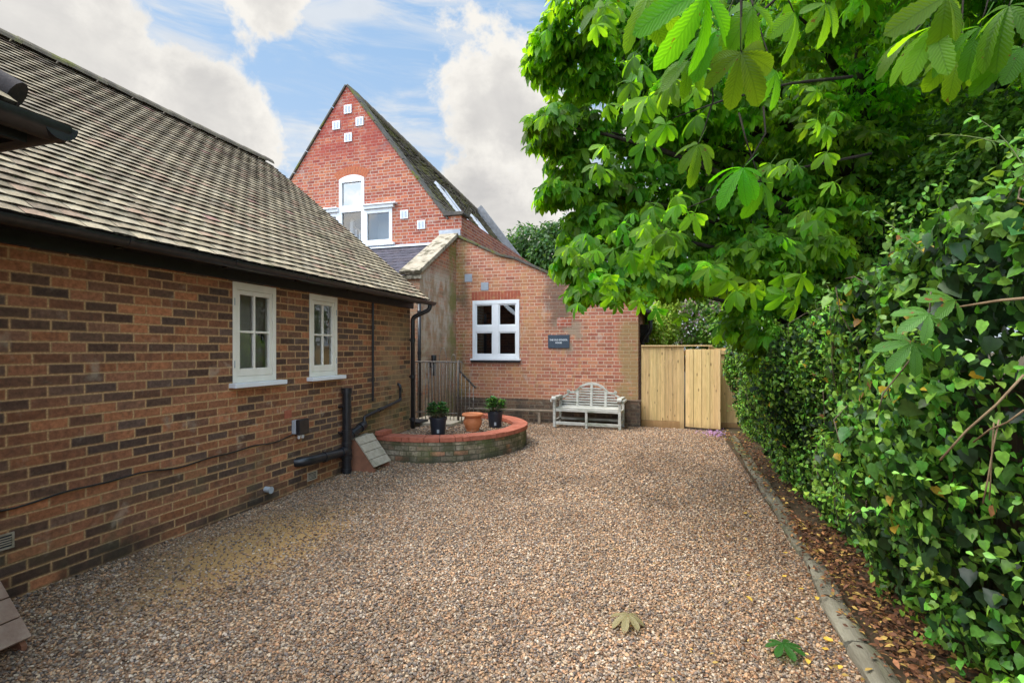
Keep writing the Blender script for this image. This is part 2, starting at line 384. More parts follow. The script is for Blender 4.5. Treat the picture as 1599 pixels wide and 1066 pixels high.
M_RAIL = pbr('rail_timber', (.22, .165, .115), (.33, .255, .18), 14, .85, .2, bump=.4)
M_BENCH = pbr('weathered_teak', (.40, .38, .33), (.55, .53, .47), 22, .85, .2, bump=.5, bscale=60, bdist=.004, stretch=(.25, 1, 1), c3=(.24, .25, .19), s3=9, t3=(.48, .66))
M_LOG = pbr('old_sleeper', (.12, .105, .075), (.25, .225, .165), 10, .95, .15, bump=.9, bscale=38, bdist=.02, stretch=(1, .16, 1), c3=(.10, .11, .05), s3=3, t3=(.45, .65))
M_OLDF = pbr('old_board', (.055, .04, .028), (.10, .07, .048), 10, .95, .15, bump=.6, bscale=30, stretch=(1, 1, .15), c3=(.05, .06, .03), s3=3)
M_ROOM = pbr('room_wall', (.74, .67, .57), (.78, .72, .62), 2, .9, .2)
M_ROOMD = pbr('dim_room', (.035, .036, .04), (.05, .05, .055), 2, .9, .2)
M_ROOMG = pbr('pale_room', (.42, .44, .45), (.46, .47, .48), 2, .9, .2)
M_WOODIN = pbr('banister_wood', (.30, .21, .14), (.36, .26, .18), 12, .6, .3)
def glass(name, refl=.12, tint=(.9, .93, .95)):
    m, t, out = new_mat(name)
    fr = t.node('ShaderNodeFresnel'); fr.inputs[0].default_value = 1.5
    k = t.m('ADD', t.m('MULTIPLY', fr.outputs[0], 1.6), refl, clamp=True)
    tr = t.node('ShaderNodeBsdfTransparent'); t.put(tr.inputs[0], tint)
    gl = t.node('ShaderNodeBsdfGlossy'); gl.inputs['Roughness'].default_value = .015
    co = t.node('ShaderNodeTexCoord').outputs['Object']; h, _ = t.noise(co, 2.2, 2); t.put(gl.inputs['Normal'], t.bump(h, .05, .03))
    mx = t.node('ShaderNodeMixShader'); t.put(mx.inputs[0], k)
    t.nt.links.new(tr.outputs[0], mx.inputs[1]); t.nt.links.new(gl.outputs[0], mx.inputs[2]); t.nt.links.new(mx.outputs[0], out.inputs[0])
    return m
M_GLASS = glass('window_glass', .06); M_GLASS3 = glass('dark_glass', .05, (.50, .58, .68)); M_GLASS2 = glass('upper_glass', .30)
def wood_fence():
    m, t, out = new_mat('pale_fence_timber')
    co = t.node('ShaderNodeTexCoord').outputs['Object']
    a = t.node('ShaderNodeVertexColor', layer_name='Col').outputs[0]
    g, _ = t.noise(t.vm('MULTIPLY', co, (22, 22, 1.6)), 2.2, 6, .6, .6)
    col = t.mix(1.0, a, t.ramp(g, [(.25, (.72, .66, .58)), (.7, (1.12, 1.1, 1.08))]), 'MULTIPLY')
    vo = t.node('ShaderNodeTexVoronoi'); vo.inputs['Scale'].default_value = 1.0
    t.put(vo.inputs['Vector'], t.vm('MULTIPLY', co, (9.5, 9.5, 3.6)))
    k = t.sstep(vo.outputs['Distance'], .17, .07)
    col = t.mix(t.m('MULTIPLY', k, .75), col, (.17, .085, .035))
    z = t.sep(co)[2]; n, _ = t.noise(co, 5, 4)
    col = t.mix(t.m('MULTIPLY', t.sstep(t.m('ADD', z, t.m('MULTIPLY', n, .25)), .32, .1), .5), col, (.24, .13, .055))
    principled(t, out, col, .8, .25, 0, t.bump(g, .3, .004)); return m
M_FENCE = wood_fence()
def leaf_mat(name, trans=.45, rough=.42, spec=.45, veins=False, tcol=(1.9, 1.75, .55), spots=False):
    m, t, out = new_mat(name)
    col = t.node('ShaderNodeVertexColor', layer_name='Col').outputs[0]
    nrm = None
    if veins:
        uv = t.node('ShaderNodeTexCoord').outputs['UV']; x, y, _ = t.sep(uv)
        a = t.m('ABSOLUTE', t.m('MULTIPLY', t.m('SUBTRACT', y, .5), 2))
        ph = t.m('FRACT', t.m('MULTIPLY', t.m('SUBTRACT', x, t.m('MULTIPLY', a, .22)), 15))
        rib = t.m('ABSOLUTE', t.m('SUBTRACT', ph, .5))          # 0.5 on the vein, 0 between
        line = t.sstep(rib, .36, .48); mid = t.sstep(a, .09, .03)
        vein = t.m('MAXIMUM', t.m('MULTIPLY', line, .55), mid)
        col = t.mix(t.m('MULTIPLY', vein, .55), col, t.vm('MULTIPLY', col, (.55, .62, .6)))
        nrm = t.bump(t.m('SUBTRACT', 1.0, rib), .55, .004)
        if spots:
            co = t.node('ShaderNodeTexCoord').outputs['Object']; s, _ = t.noise(co, spots[0], 4, .6)
            col = t.mix(t.sstep(s, spots[1], spots[1]+.05), col, spots[2])
    else:
        co = t.node('ShaderNodeTexCoord').outputs['Object']; g, _ = t.noise(co, 60, 3, .6)
        col = t.mix(1.0, col, t.ramp(g, [(.3, (.75,)*3), (.7, (1.2,)*3)]), 'MULTIPLY')
    b = principled(t, None, col, rough, spec, 0, nrm)
    tr = t.node('ShaderNodeBsdfTranslucent'); t.put(tr.inputs[0], t.vm('MULTIPLY', col, tcol))
    if nrm is not None: t.put(tr.inputs['Normal'], nrm)
    mx = t.node('ShaderNodeMixShader'); mx.inputs[0].default_value = trans
    t.nt.links.new(b.outputs[0], mx.inputs[1]); t.nt.links.new(tr.outputs[0], mx.inputs[2]); t.nt.links.new(mx.outputs[0], out.inputs[0])
    return m
M_CHEST = leaf_mat('chestnut_leaf', .58, .46, .28, True, (2.75, 2.6, .48), (26, .67, (.12, .06, .02)))
M_BLIGHT = leaf_mat('blighted_leaf', .35, .45, .35, True, (1.9, 1.8, .5), (24, .61, (.24, .075, .025)))
M_IVY = leaf_mat('ivy_leaf', .34, .42, .38)
M_LEAFB = leaf_mat('far_leaf', .42, .5, .3)
M_DEAD = leaf_mat('dead_leaf', .15, .7, .2, tcol=(1.2, 1, .6))
M_PETAL = leaf_mat('petal', .35, .6, .2, tcol=(1.2, 1.1, 1.2))

# ------------------------------------------------------------------ foliage mesh (numpy)
def leaf_mesh(name, tv, tuv, tf, pos, frames, scale, cols, mat, parent=None):
    tv = np.asarray(tv, float); n = len(pos); k = len(tv)
    pos = np.asarray(pos, float); scale = np.asarray(scale, float)
    V = np.einsum('nij,kj->nki', frames, tv)*scale[:, None, None]+pos[:, None, :]
    off = np.zeros(3)
    q = parent
    while q is not None: off += np.array(q.location); q = q.parent
    V = (V-off).reshape(-1, 3)
    lv = np.concatenate([np.array(f) for f in tf]); ls = np.array([len(f) for f in tf])
    L = (lv[None, :]+(np.arange(n)*k)[:, None]).ravel(); sizes = np.tile(ls, n)
    starts = np.concatenate([[0], np.cumsum(sizes)[:-1]])
    me = bpy.data.meshes.new(name)
    me.vertices.add(len(V)); me.vertices.foreach_set('co', V.astype(np.float32).ravel())
    me.loops.add(len(L)); me.loops.foreach_set('vertex_index', L.astype(np.int32))
    me.polygons.add(len(sizes)); me.polygons.foreach_set('loop_start', starts.astype(np.int32))
    me.update(calc_edges=True)
    uv = me.uv_layers.new(name='UVMap'); uv.data.foreach_set('uv', np.tile(np.asarray(tuv, float)[lv], (n, 1)).astype(np.float32).ravel())
    at = me.color_attributes.new('Col', 'FLOAT_COLOR', 'CORNER')
    cc = np.concatenate([np.asarray(cols, float), np.ones((n, 1))], 1)
    at.data.foreach_set('color', np.repeat(cc, len(lv), axis=0).astype(np.float32).ravel())
    me.materials.append(mat); me.shade_smooth()
    o = bpy.data.objects.new(name, me); COL.objects.link(o)
    if parent is not None: o.parent = parent
    return o
def unit(a): return a/np.maximum(np.linalg.norm(a, axis=-1, keepdims=True), 1e-9)
def mk_frames(c, nrm):
    x = unit(np.asarray(c, float)); nrm = np.asarray(nrm, float)
    z = unit(nrm-(nrm*x).sum(-1, keepdims=True)*x); y = np.cross(z, x)
    return np.stack([x, y, z], axis=-1)
def rnd_dir(n):
    return unit(rng.normal(size=(n, 3)))
def leaflet(n, Wd, fold=.25, droop=.25, serr=0.0, tipw=.45):
    S = np.linspace(0, 1, n+1); w = S*(1-S)**tipw; w = w/w.max()*Wd
    v, uv, f = [], [], []
    for i, s in enumerate(S):
        z = -droop*s*s
        v.append((s, 0, z)); uv.append((s, .5))
        if 0 < i < n:
            ww = w[i]*(1+(serr if i % 2 else -serr))
            for sg in (1, -1): v.append((s-.03*serr*10, sg*ww, z+fold*ww)); uv.append((s, .5+sg*.5*w[i]/Wd))
    def idx(i, side): return 0 if i == 0 else (3*(n-1)+1 if i == n else 1+3*(i-1)+{0: 0, 1: 1, -1: 2}[side])
    for i in range(n):
        for sg in (1, -1):
            q = [idx(i, 0), idx(i+1, 0), idx(i+1, sg), idx(i, sg)]
            q2 = [];  [q2.append(a) for a in q if a not in q2]
            f.append(tuple(q2 if sg > 0 else q2[::-1]))
    return np.array(v), uv, f
def palm(n, Wd=.17, droop=.3, pitch=.35, serr=0.0, count=7, petiole=.5, jit=0.0, seed=0):
    rj = random.Random(seed)
    V, U, Fc = [], [], []; angs = {7: [-128, -82, -40, 0, 40, 82, 128], 5: [-95, -45, 0, 45, 95], 6: [-110, -66, -22, 22, 66, 110]}[count]
    for a in angs:
        a0 = a; a = a+rj.uniform(-14, 14)*jit; Lj = 1+rj.uniform(-.22, .12)*jit; pitch_ = pitch+rj.uniform(-.28, .38)*jit; roll = rj.uniform(-.6, .6)*jit
        lv, lu, lf = leaflet(n, Wd*(1+rj.uniform(-.15, .15)*jit), .3, droop*(1+.3*math.sin(a*1.7))+rj.uniform(-.1, .25)*jit, serr)
        L = (1.0-.42*(abs(a0)/130)**1.4)*Lj; lv = lv*[L, L**.7, L]
        cr_, sr_ = math.cos(roll), math.sin(roll); lv = np.stack([lv[:, 0], lv[:, 1]*cr_-lv[:, 2]*sr_, lv[:, 1]*sr_+lv[:, 2]*cr_], 1)
        lv = np.array([(math.cos(pitch_)*p[0]+math.sin(pitch_)*p[2], p[1], -math.sin(pitch_)*p[0]+math.cos(pitch_)*p[2]) for p in lv])
        ca, sa = math.cos(R(a)), math.sin(R(a))
        lv = np.stack([lv[:, 0]*ca-lv[:, 1]*sa, lv[:, 0]*sa+lv[:, 1]*ca, lv[:, 2]], 1)
        o = sum(len(x) for x in V); V.append(lv); U += lu; Fc += [tuple(i+o for i in q) for q in lf]
    o = sum(len(x) for x in V)
    if petiole:
        V.append(np.array([(0, .012, 0), (0, -.012, 0), (-petiole, -.01, petiole*.35), (-petiole, .01, petiole*.35)])); U += [(0, .5)]*4; Fc.append((o, o+1, o+2, o+3))
    return np.concatenate(V), U, Fc
PALM_FAR = palm(3, .18, .22, .4); PALMS = [palm(4, .17, .3, .40, 0, c_, .5, 1.0, q) for q, c_ in enumerate((7, 7, 6, 5))]
def ivy_t():
    pts = [(0, 0), (-.08, .22), (.10, .46), (.30, .40), (.50, .38), (.70, .22), (1.0, 0), (.70, -.22), (.50, -.38), (.30, -.40), (.10, -.46), (-.08, -.22)]
    v = [(x, y, .22*abs(y)-.18*x*x) for x, y in pts]+[(.3, 0, -.02)]
    return np.array(v), [(x, y+.5) for x, y in pts]+[(.3, .5)], [(12, i, (i+1) % 12) for i in range(12)]
IVY = ivy_t(); OVAL = leaflet(3, .24, .25, .2)
def leaf_cols(n, base, var=.35, alt=None, altp=.0, yellow=.0):
    c = np.array(base)[None, :]*np.exp(rng.normal(0, var, (n, 1)))
    c = c*(1+rng.normal(0, .12, (n, 3)))
    if alt is not None:
        k = rng.random(n) < altp; c[k] = np.array(alt)*np.exp(rng.normal(0, .25, (k.sum(), 1)))
    return np.clip(c, .004, .8)

# ================================================================== GROUND
def ground_mat(name, cols, scale, bump=.8):
    m, t, out = new_mat(name); co = t.node('ShaderNodeTexCoord').outputs['Object']
    vo = t.node('ShaderNodeTexVoronoi'); vo.inputs['Scale'].default_value = scale; t.put(vo.inputs['Vector'], co)
    r = t.sep(vo.outputs['Color'])[0]
    col = t.ramp(r, [(i/(len(cols)-1), c) for i, c in enumerate(cols)])
    dk = t.sstep(vo.outputs['Distance'], .35, .75); col = t.mix(t.m('MULTIPLY', dk, .75), col, (.05, .035, .022))
    n, _ = t.noise(co, 1.2, 5); col = t.mix(t.m('MULTIPLY', t.sstep(n, .45, .7), .4), col, (.13, .09, .05))
    n2_, _ = t.noise(co, 2.5, 5); d_ = t.vm('LENGTH', t.vm('MULTIPLY', t.vm('SUBTRACT', co, (-3.15, 3.4, 0)), (1.1, .62, 0)))
    col = t.mix(t.m('MULTIPLY', t.sstep(t.m('ADD', d_, t.m('MULTIPLY', n2_, .8)), 1.45, .65), .85), col, (.46, .265, .095))
    principled(t, out, col, .95, .15, 0, t.bump(t.m('SUBTRACT', 1, vo.outputs['Distance']), bump, .01)); return m
STONES = [(.19, .105, .058), (.42, .25, .135), (.44, .315, .20), (.29, .195, .13), (.17, .125, .095), (.45, .27, .145), (.48, .38, .275), (.37, .20, .105), (.35, .27, .205), (.15, .115, .095)]
M_DRIVE = ground_mat('gravel_bed', STONES, 75)
M_EARTH = pbr('earth', (.05, .036, .022), (.09, .065, .04), 6, .95, .1, bump=.6, bscale=25, c3=(.05, .07, .02), s3=.5)
b = MB(); b.add([(-300, -300, -.06), (300, -300, -.06), (300, 300, -.06), (-300, 300, -.06)], [(0, 1, 2, 3)])
tag(obj('ground', b, M_EARTH), kind='structure')
b = MB()
nx, ny = 30, 70
for j in range(ny+1):
    for i in range(nx+1):
        x = -4.05+i*(5.2+.0)/nx; y = -3+j*13.9/ny
        b.v.append((x, y, -.012+.016*math.sin(x*1.7+y*.6)*math.sin(y*1.1)))
for j in range(ny):
    for i in range(nx):
        a = j*(nx+1)+i; b.f.append((a, a+1, a+nx+2, a+nx+1)); b.col.append(None)
tag(obj('gravel_drive', b, M_DRIVE, smooth=True), kind='structure')
b = MB(); b.add([(1.0, -3, .015), (1.75, -3, .06), (1.75, 11, .06), (1.05, 11, .015)], [(0, 1, 2, 3)])
tag(obj('verge_soil', b, M_EARTH), kind='structure')

def stone_mat():
    m, t, out = new_mat('pebble'); oi = t.node('ShaderNodeObjectInfo')
    col = t.ramp(oi.outputs['Random'], [(i/len(STONES), c) for i, c in enumerate(STONES)], 'CONSTANT')
    wn = t.node('ShaderNodeTexWhiteNoise', noise_dimensions='1D'); t.put(wn.inputs['W'], t.m('MULTIPLY', oi.outputs['Random'], 917.0))
    col = t.mix(1.0, col, t.ramp(wn.outputs[0], [(0, (.48,)*3), (1, (1.32,)*3)]), 'MULTIPLY')
    co = t.node('ShaderNodeTexCoord').outputs['Object']; n, _ = t.noise(co, 2.5, 4); col = t.mix(1.0, col, t.ramp(n, [(.3, (.75,)*3), (.7, (1.15,)*3)]), 'MULTIPLY')
    damp, _ = t.noise(oi.outputs['Location'], .75, 6, .68, .4); col = t.mix(1.0, col, t.ramp(damp, [(.36, (.78, .74, .70)), (.56, (1.10, 1.08, 1.06))]), 'MULTIPLY')
    principled(t, out, col, .6, .35); return m
M_STONE = stone_mat()
def stone_group(size, mat):
    g = bpy.data.node_groups.new('pebble_scatter', 'GeometryNodeTree')
    g.interface.new_socket('Geometry', in_out='INPUT', socket_type='NodeSocketGeometry')
    g.interface.new_socket('Geometry', in_out='OUTPUT', socket_type='NodeSocketGeometry')
    N = g.nodes.new; K = g.links.new
    gi, go = N('NodeGroupInput'), N('NodeGroupOutput')
    g2i = N('GeometryNodeGeometryToInstance')
    for k in range(5):
        ico = N('GeometryNodeMeshIcoSphere'); ico.inputs['Radius'].default_value = 1.0; ico.inputs['Subdivisions'].default_value = 2
        sp = N('GeometryNodeSetPosition'); no = N('ShaderNodeTexNoise'); no.noise_dimensions = '4D'; no.inputs['W'].default_value = k*3.7; no.inputs['Scale'].default_value = .8; no.inputs['Detail'].default_value = 1
        su = N('ShaderNodeVectorMath'); su.operation = 'SUBTRACT'; su.inputs[1].default_value = (.5, .5, .5); K(no.outputs['Color'], su.inputs[0])
        sc = N('ShaderNodeVectorMath'); sc.operation = 'SCALE'; sc.inputs['Scale'].default_value = 1.5; K(su.outputs[0], sc.inputs[0])
        K(ico.outputs[0], sp.inputs['Geometry']); K(sc.outputs[0], sp.inputs['Offset'])
        ss = N('GeometryNodeSetShadeSmooth'); K(sp.outputs[0], ss.inputs[0])
        sm = N('GeometryNodeSetMaterial'); sm.inputs['Material'].default_value = mat; K(ss.outputs[0], sm.inputs[0])
        K(sm.outputs[0], g2i.inputs[0])
    iop = N('GeometryNodeInstanceOnPoints'); iop.inputs['Pick Instance'].default_value = True
    rv = N('FunctionNodeRandomValue'); rv.data_type = 'FLOAT_VECTOR'; rv.inputs[0].default_value = (-.6, -.6, 0); rv.inputs[1].default_value = (.6, .6, 6.28)
    rs = N('FunctionNodeRandomValue'); rs.data_type = 'FLOAT_VECTOR'; rs.inputs[0].default_value = (.75, .55, .38); rs.inputs[1].default_value = (1.25, .95, .75); rs.inputs['Seed'].default_value = 4
    ru = N('FunctionNodeRandomValue'); ru.data_type = 'FLOAT'; ru.inputs[2].default_value = size*.55; ru.inputs[3].default_value = size*1.35; ru.inputs['Seed'].default_value = 9
    mu = N('ShaderNodeVectorMath'); mu.operation = 'SCALE'; K(rs.outputs[0], mu.inputs[0]); K(ru.outputs[1], mu.inputs['Scale'])
    K(gi.outputs[0], iop.inputs['Points']); K(g2i.outputs[0], iop.inputs['Instance']); K(rv.outputs[0], iop.inputs['Rotation']); K(mu.outputs[0], iop.inputs['Scale'])
    K(iop.outputs[0], go.inputs[0]); return g
def stone_field(name, pts, size, label):
    me = bpy.data.meshes.new(name); me.vertices.add(len(pts)); me.vertices.foreach_set('co', np.asarray(pts, np.float32).ravel()); me.update()
    o = bpy.data.objects.new(name, me); COL.objects.link(o)
    md = o.modifiers.new('scatter', 'NODES'); md.node_group = stone_group(size, M_STONE)
    return tag(o, label, 'gravel', kind='stuff')
# outline of the raised bed (outer face of its brick wall)
BED = [(-4.0, 6.42), (-3.70, 6.38), (-3.30, 6.41), (-2.93, 6.55), (-2.60, 6.80), (-2.36, 7.12), (-2.22, 7.50), (-2.17, 7.9), (-2.25, 8.30), (-2.47, 8.68), (-2.78, 8.98), (-3.2, 9.2), (-3.7, 9.3)]
def smooth_path(pts, n):
    pts = [Vector((*p, 0)) for p in pts]; out = []
    for i in range(len(pts)-1):
        p0, p1, p2, p3 = pts[max(i-1, 0)], pts[i], pts[i+1], pts[min(i+2, len(pts)-1)]
        for k in range(n):
            s = k/n; out.append(.5*((2*p1)+(p2-p0)*s+(2*p0-5*p1+4*p2-p3)*s*s+(3*p1-p0-3*p2+p3)*s**3))
    out.append(pts[-1]); return out
BEDP = smooth_path(BED, 6)
bedpoly = np.array([(p.x, p.y) for p in BEDP]+[(-4.6, 9.3), (-4.6, 6.42)])
def inside(px, py, poly):
    r = np.zeros(len(px), bool); j = len(poly)-1
    for i in range(len(poly)):
        xi, yi = poly[i]; xj, yj = poly[j]
        c = ((yi > py) != (yj > py)) & (px < (xj-xi)*(py-yi)/(yj-yi+1e-12)+xi); r ^= c; j = i
    return r
def drive_pts(n, y0, y1):
    x = rng.uniform(-3.99, 1.12, n); y = rng.uniform(y0, y1, n)
    k = ~inside(x, y, bedpoly)
    # a bare, sandy patch near the cottage wall
    d = ((x+3.25)/.55)**2+((y-3.3)/1.0)**2; k &= ~((d < 1.3) & (rng.random(n) < .80*(1-d*.45)))
    k &= (x > -3.85) | (rng.random(n) < .55)
    x, y = x[k], y[k]
    z = -.012+.016*np.sin(x*1.7+y*.6)*np.sin(y*1.1)+rng.uniform(-.004, .010, len(x))
    return np.stack([x, y, z], 1)
stone_field('gravel', np.concatenate([drive_pts(128000, 1.5, 5.2)]), .0084, 'loose multicoloured pea gravel across the front of the drive')
stone_field('gravel', np.concatenate([drive_pts(92000, 5.2, 10.7)]), .0105, 'loose multicoloured pea gravel across the far half of the drive')

# ================================================================== COTTAGE (left)
WX, WEND = -4.0, 7.42
EAVX, EAVZ, RDX, RDZ = -3.70, 2.40, -6.95, 5.02
cot = thing('cottage', 'long low dark brick cottage with mossy tiled roof and two cream windows', 'house', (WX, 4.5, 0))
WIN = [(3.86, 4.43), (4.96, 5.49)]; WZ0, WZ1 = 1.27, 2.262
fl = lambda y, z, d: Vector((WX-d, y, z))
b = MB(); strip_wall(b, [(-3, 2.44), (WEND, 2.44)], -.3, [(a, c, WZ0, WZ1) for a, c in WIN], fl, .11)
fe = lambda x, z, d: Vector((x, WEND-d, z))
b.add([(-4.0, WEND, -.3), (-9.9, WEND, -.3), (-9.9, WEND, 2.44), (-6.95, WEND, 4.9), (-4.0, WEND, 2.44)], [(0, 1, 2, 3, 4)])
obj('wall', b, M_COT, cot)
def tiles(mb, org, du, ds, nrm, length, slope, gauge, tw, thick, colf, edgec, jit=.006, rowjit=.004, lift=.5):
    du, ds, nrm = du.normalized(), ds.normalized(), nrm.normalized()
    for i in range(int(slope/gauge)+1):
        off = (i % 2)*tw/2; nt = int((length)/tw)+2
        for j in range(-1, nt):
            a = j*tw+off; bb = a+tw-.0015-random.random()*.002
            a = max(a, 0); bb = min(bb, length)
            if bb-a < .03: continue
            j1, j2 = random.uniform(-jit, jit), random.uniform(-jit, jit); lf = random.uniform(0, rowjit)
            s0 = i*gauge; s1 = s0+gauge*1.22
            if s0 > slope: continue
            col = colf(i, a); vs = []
            for (s, h, dj) in ((s0, thick*(1+lift)+lf, 1), (s1, thick*.55, 0)):
                for k, w in enumerate((0, .5, 1)):
                    cu = a+(bb-a)*w; cam_ = .004 if k == 1 else 0
                    vs.append(org+du*cu+ds*(s+dj*(j1+(j2-j1)*w))+nrm*(h+cam_))
            for k, w in enumerate((0, .5, 1)):
                cu = a+(bb-a)*w; vs.append(org+du*cu+ds*(s0+.003+(j1+(j2-j1)*w))+nrm*(thick*lift*.45+lf))
            mb.add(vs, [(0, 1, 4, 3), (1, 2, 5, 4), (6, 7, 1, 0), (7, 8, 2, 1), (6, 0, 3), (8, 5, 2)], [col, col, edgec, edgec, edgec, edgec])
TC = [(0.468, 0.403, 0.293), (0.520, 0.455, 0.338), (0.403, 0.345, 0.247), (0.442, 0.390, 0.299), (0.364, 0.305, 0.221), (0.546, 0.468, 0.338), (0.312, 0.254, 0.189), (0.429, 0.312, 0.234)]
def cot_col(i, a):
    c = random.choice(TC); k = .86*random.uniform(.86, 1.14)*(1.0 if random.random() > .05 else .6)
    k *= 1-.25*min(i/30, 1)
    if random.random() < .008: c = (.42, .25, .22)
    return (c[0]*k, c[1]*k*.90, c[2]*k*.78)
ds = Vector((RDX-EAVX, 0, RDZ-EAVZ)); nr = Vector((RDZ-EAVZ, 0, EAVX-RDX)); nr = Vector((.63, 0, .78))
nr = ds.normalized().cross(Vector((0, 1, 0))); nr = nr if nr.z > 0 else -nr
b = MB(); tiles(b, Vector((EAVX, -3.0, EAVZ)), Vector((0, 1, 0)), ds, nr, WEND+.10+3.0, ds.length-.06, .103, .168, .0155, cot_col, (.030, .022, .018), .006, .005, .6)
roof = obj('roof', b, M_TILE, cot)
b = MB(); b.add([(EAVX-.02, -3, EAVZ-.02), (EAVX-.02, WEND+.08, EAVZ-.02), (RDX, WEND+.08, RDZ-.02), (RDX, -3, RDZ-.02)], [(0, 1, 2, 3)])
b.add([(2*RDX-EAVX, -3, EAVZ-.02), (2*RDX-EAVX, WEND+.08, EAVZ-.02), (RDX, WEND+.08, RDZ-.02), (RDX, -3, RDZ-.02)], [(3, 2, 1, 0)])
obj('underlay', b, M_FASCIA, roof)
b = MB()
for k in range(24):
    y0 = -3+k*.45
    if y0 > WEND: break
    y1 = min(y0+.445, WEND+.1); ns = 8; vs = []; fs = []
    for y in (y0, y1):
        for q in range(ns+1):
            a = math.pi*q/ns; vs.append((RDX+.125*math.cos(a), y, RDZ-.03+.11*math.sin(a)+(.008 if y == y0 else 0)))
    for q in range(ns): fs.append((q, q+1, ns+2+q, ns+1+q))
    fs.append(tuple(range(ns+1))); b.add(vs, fs)
obj('ridge_tile', b, M_RIDGE, roof)
b = MB(); b.box(WX+.003, WX+.035, -3, WEND+.06, 2.268, 2.40); b.box(WX+.035, EAVX-.03, -3, WEND+.06, 2.362, 2.382)
obj('fascia', b, M_FASCIA, cot, bevel=.003)
def half_gutter(mb, a, bb, r=.056, n=10, th=.004):
    a, bb = Vector(a), Vector(bb); d = (bb-a).normalized(); sd = d.cross(Vector((0, 0, 1))).normalized()
    vs, fs = [], []
    for p in (a, bb):
        for rr in (r, r-th):
            for k in range(n+1):
                an = math.pi*k/n; vs.append(p+sd*rr*math.cos(an)-Vector((0, 0, 1))*rr*math.sin(an))
    m = n+1
    for k in range(n):
        fs.append((k, k+1, 2*m+k+1, 2*m+k)); fs.append((m+k, 3*m+k, 3*m+k+1, m+k+1))
    for e in (0, n): fs.append((e, 2*m+e, 3*m+e, m+e))
    fs.append(tuple(range(m))); fs.append(tuple(range(2*m, 3*m)))
    return mb.add(vs, fs)
b = MB(); half_gutter(b, (EAVX+.035, -3, EAVZ-.012), (EAVX+.035, WEND+.18, EAVZ-.022), .058)
gut = obj('gutter', b, M_BLACK, cot, auto=40)
for y in np.arange(1.7, WEND, .92):
    b = MB(); b.box(EAVX-.075, EAVX-.022, y-.012, y+.012, EAVZ-.075, EAVZ-.0)
    n = 10; vs = []
    for q in range(n+1):
        an = math.pi*q/n
        for rr in (.0585, .0645):
            for yy in (y-.014, y+.014): vs.append((EAVX+.035+rr*math.cos(an), yy, EAVZ-.012-rr*math.sin(an)))
    b.add(vs, [(4*q+2, 4*q+3, 4*q+7, 4*q+6) for q in range(n)]+[(4*q, 4*q+2, 4*q+6, 4*q+4) for q in range(n)]+[(4*q+1, 4*q+5, 4*q+7, 4*q+3) for q in range(n)])
    obj('bracket', b, M_BLACK, gut)
# windows of the cottage
def cottage_window(y0, y1, lab):
    f = MB(); x = WX-.03; fw = .048
    def fr(a, c, z0, z1, xa, xb): f.box(xa, xb, a, c, z0, z1)
    fr(y0+.002, y0+fw, WZ0, WZ1-.002, x-.05, x+.034); fr(y1-fw, y1-.002, WZ0, WZ1-.002, x-.05, x+.034)
    fr(y0+fw, y1-fw, WZ1-.075, WZ1-.002, x-.05, x+.033); fr(y0+fw, y1-fw, WZ0-.001, WZ0+.06, x-.05, x+.033)
    w = obj('window', f, M_CREAM, cot, bevel=.003); w['label'] = lab
    s = MB(); a, c, z0, z1 = y0+fw+.003, y1-fw-.003, WZ0+.062, WZ1-.078
    s.box(x-.03, x+.026, a, a+.042, z0, z1); s.box(x-.03, x+.026, c-.042, c, z0, z1)
    s.box(x-.03, x+.0255, a+.042, c-.042, z1-.042, z1); s.box(x-.03, x+.0255, a+.042, c-.042, z0, z0+.075)
    m = (a+c)/2; s.box(x-.02, x+.020, m-.011, m+.011, z0+.075, z1-.042)
    zm = (z0+.075+z1-.042)/2; s.box(x-.02, x+.0195, a+.042, m-.011, zm-.011, zm+.011); s.box(x-.02, x+.0195, m+.011, c-.042, zm-.011, zm+.011)
    obj('casement', s, M_CREAM, w, bevel=.003)
    g = MB(); g.add([(x, a+.03, z0+.06), (x, c-.03, z0+.06), (x, c-.03, z1-.03), (x, a+.03, z1-.03)], [(0, 1, 2, 3)]); obj('pane', g, M_GLASS, w)
    q = MB(); q.box(WX-.05, WX+.085, y0-.045, y1+.075, WZ0-.048, WZ0-.002); obj('sill', q, M_WHITE, w, bevel=.006)
    r = MB(); X0, X1 = WX-.112, WX-.32
    ye = y1-.035
    r.add([(X0, y0-.3, .9), (X0, ye, .9), (X0, ye, 2.5), (X0, y0-.3, 2.5), (X1, y0-.3, .9), (X1, ye, .9), (X1, ye, 2.5), (X1, y0-.3, 2.5)],
          [(4, 5, 6, 7), (0, 4, 7, 3), (1, 2, 6, 5), (3, 7, 6, 2), (0, 1, 5, 4)]); obj('room', r, M_ROOM, w)
    h = MB(); h.box(x-.055, x-.035, c-.075, c-.055, zm-.11, zm+.01); h.box(x-.075, x-.055, c-.09, c-.05, zm-.03, zm-.01); obj('latch', h, M_BLACK, w)
    for zz in (z0+.12, z1-.12):
        hg = MB(); yy = y0+.02 if lab.startswith('larger') else y1-.024
        hg.tube([(x+.036, yy, zz-.035), (x+.036, yy, zz+.035)], .005, 8); obj('hinge', hg, M_GREYBOX, w)
cottage_window(*WIN[0], 'larger cream casement window nearer the camera'); cottage_window(*WIN[1], 'narrower cream casement window by the far end')
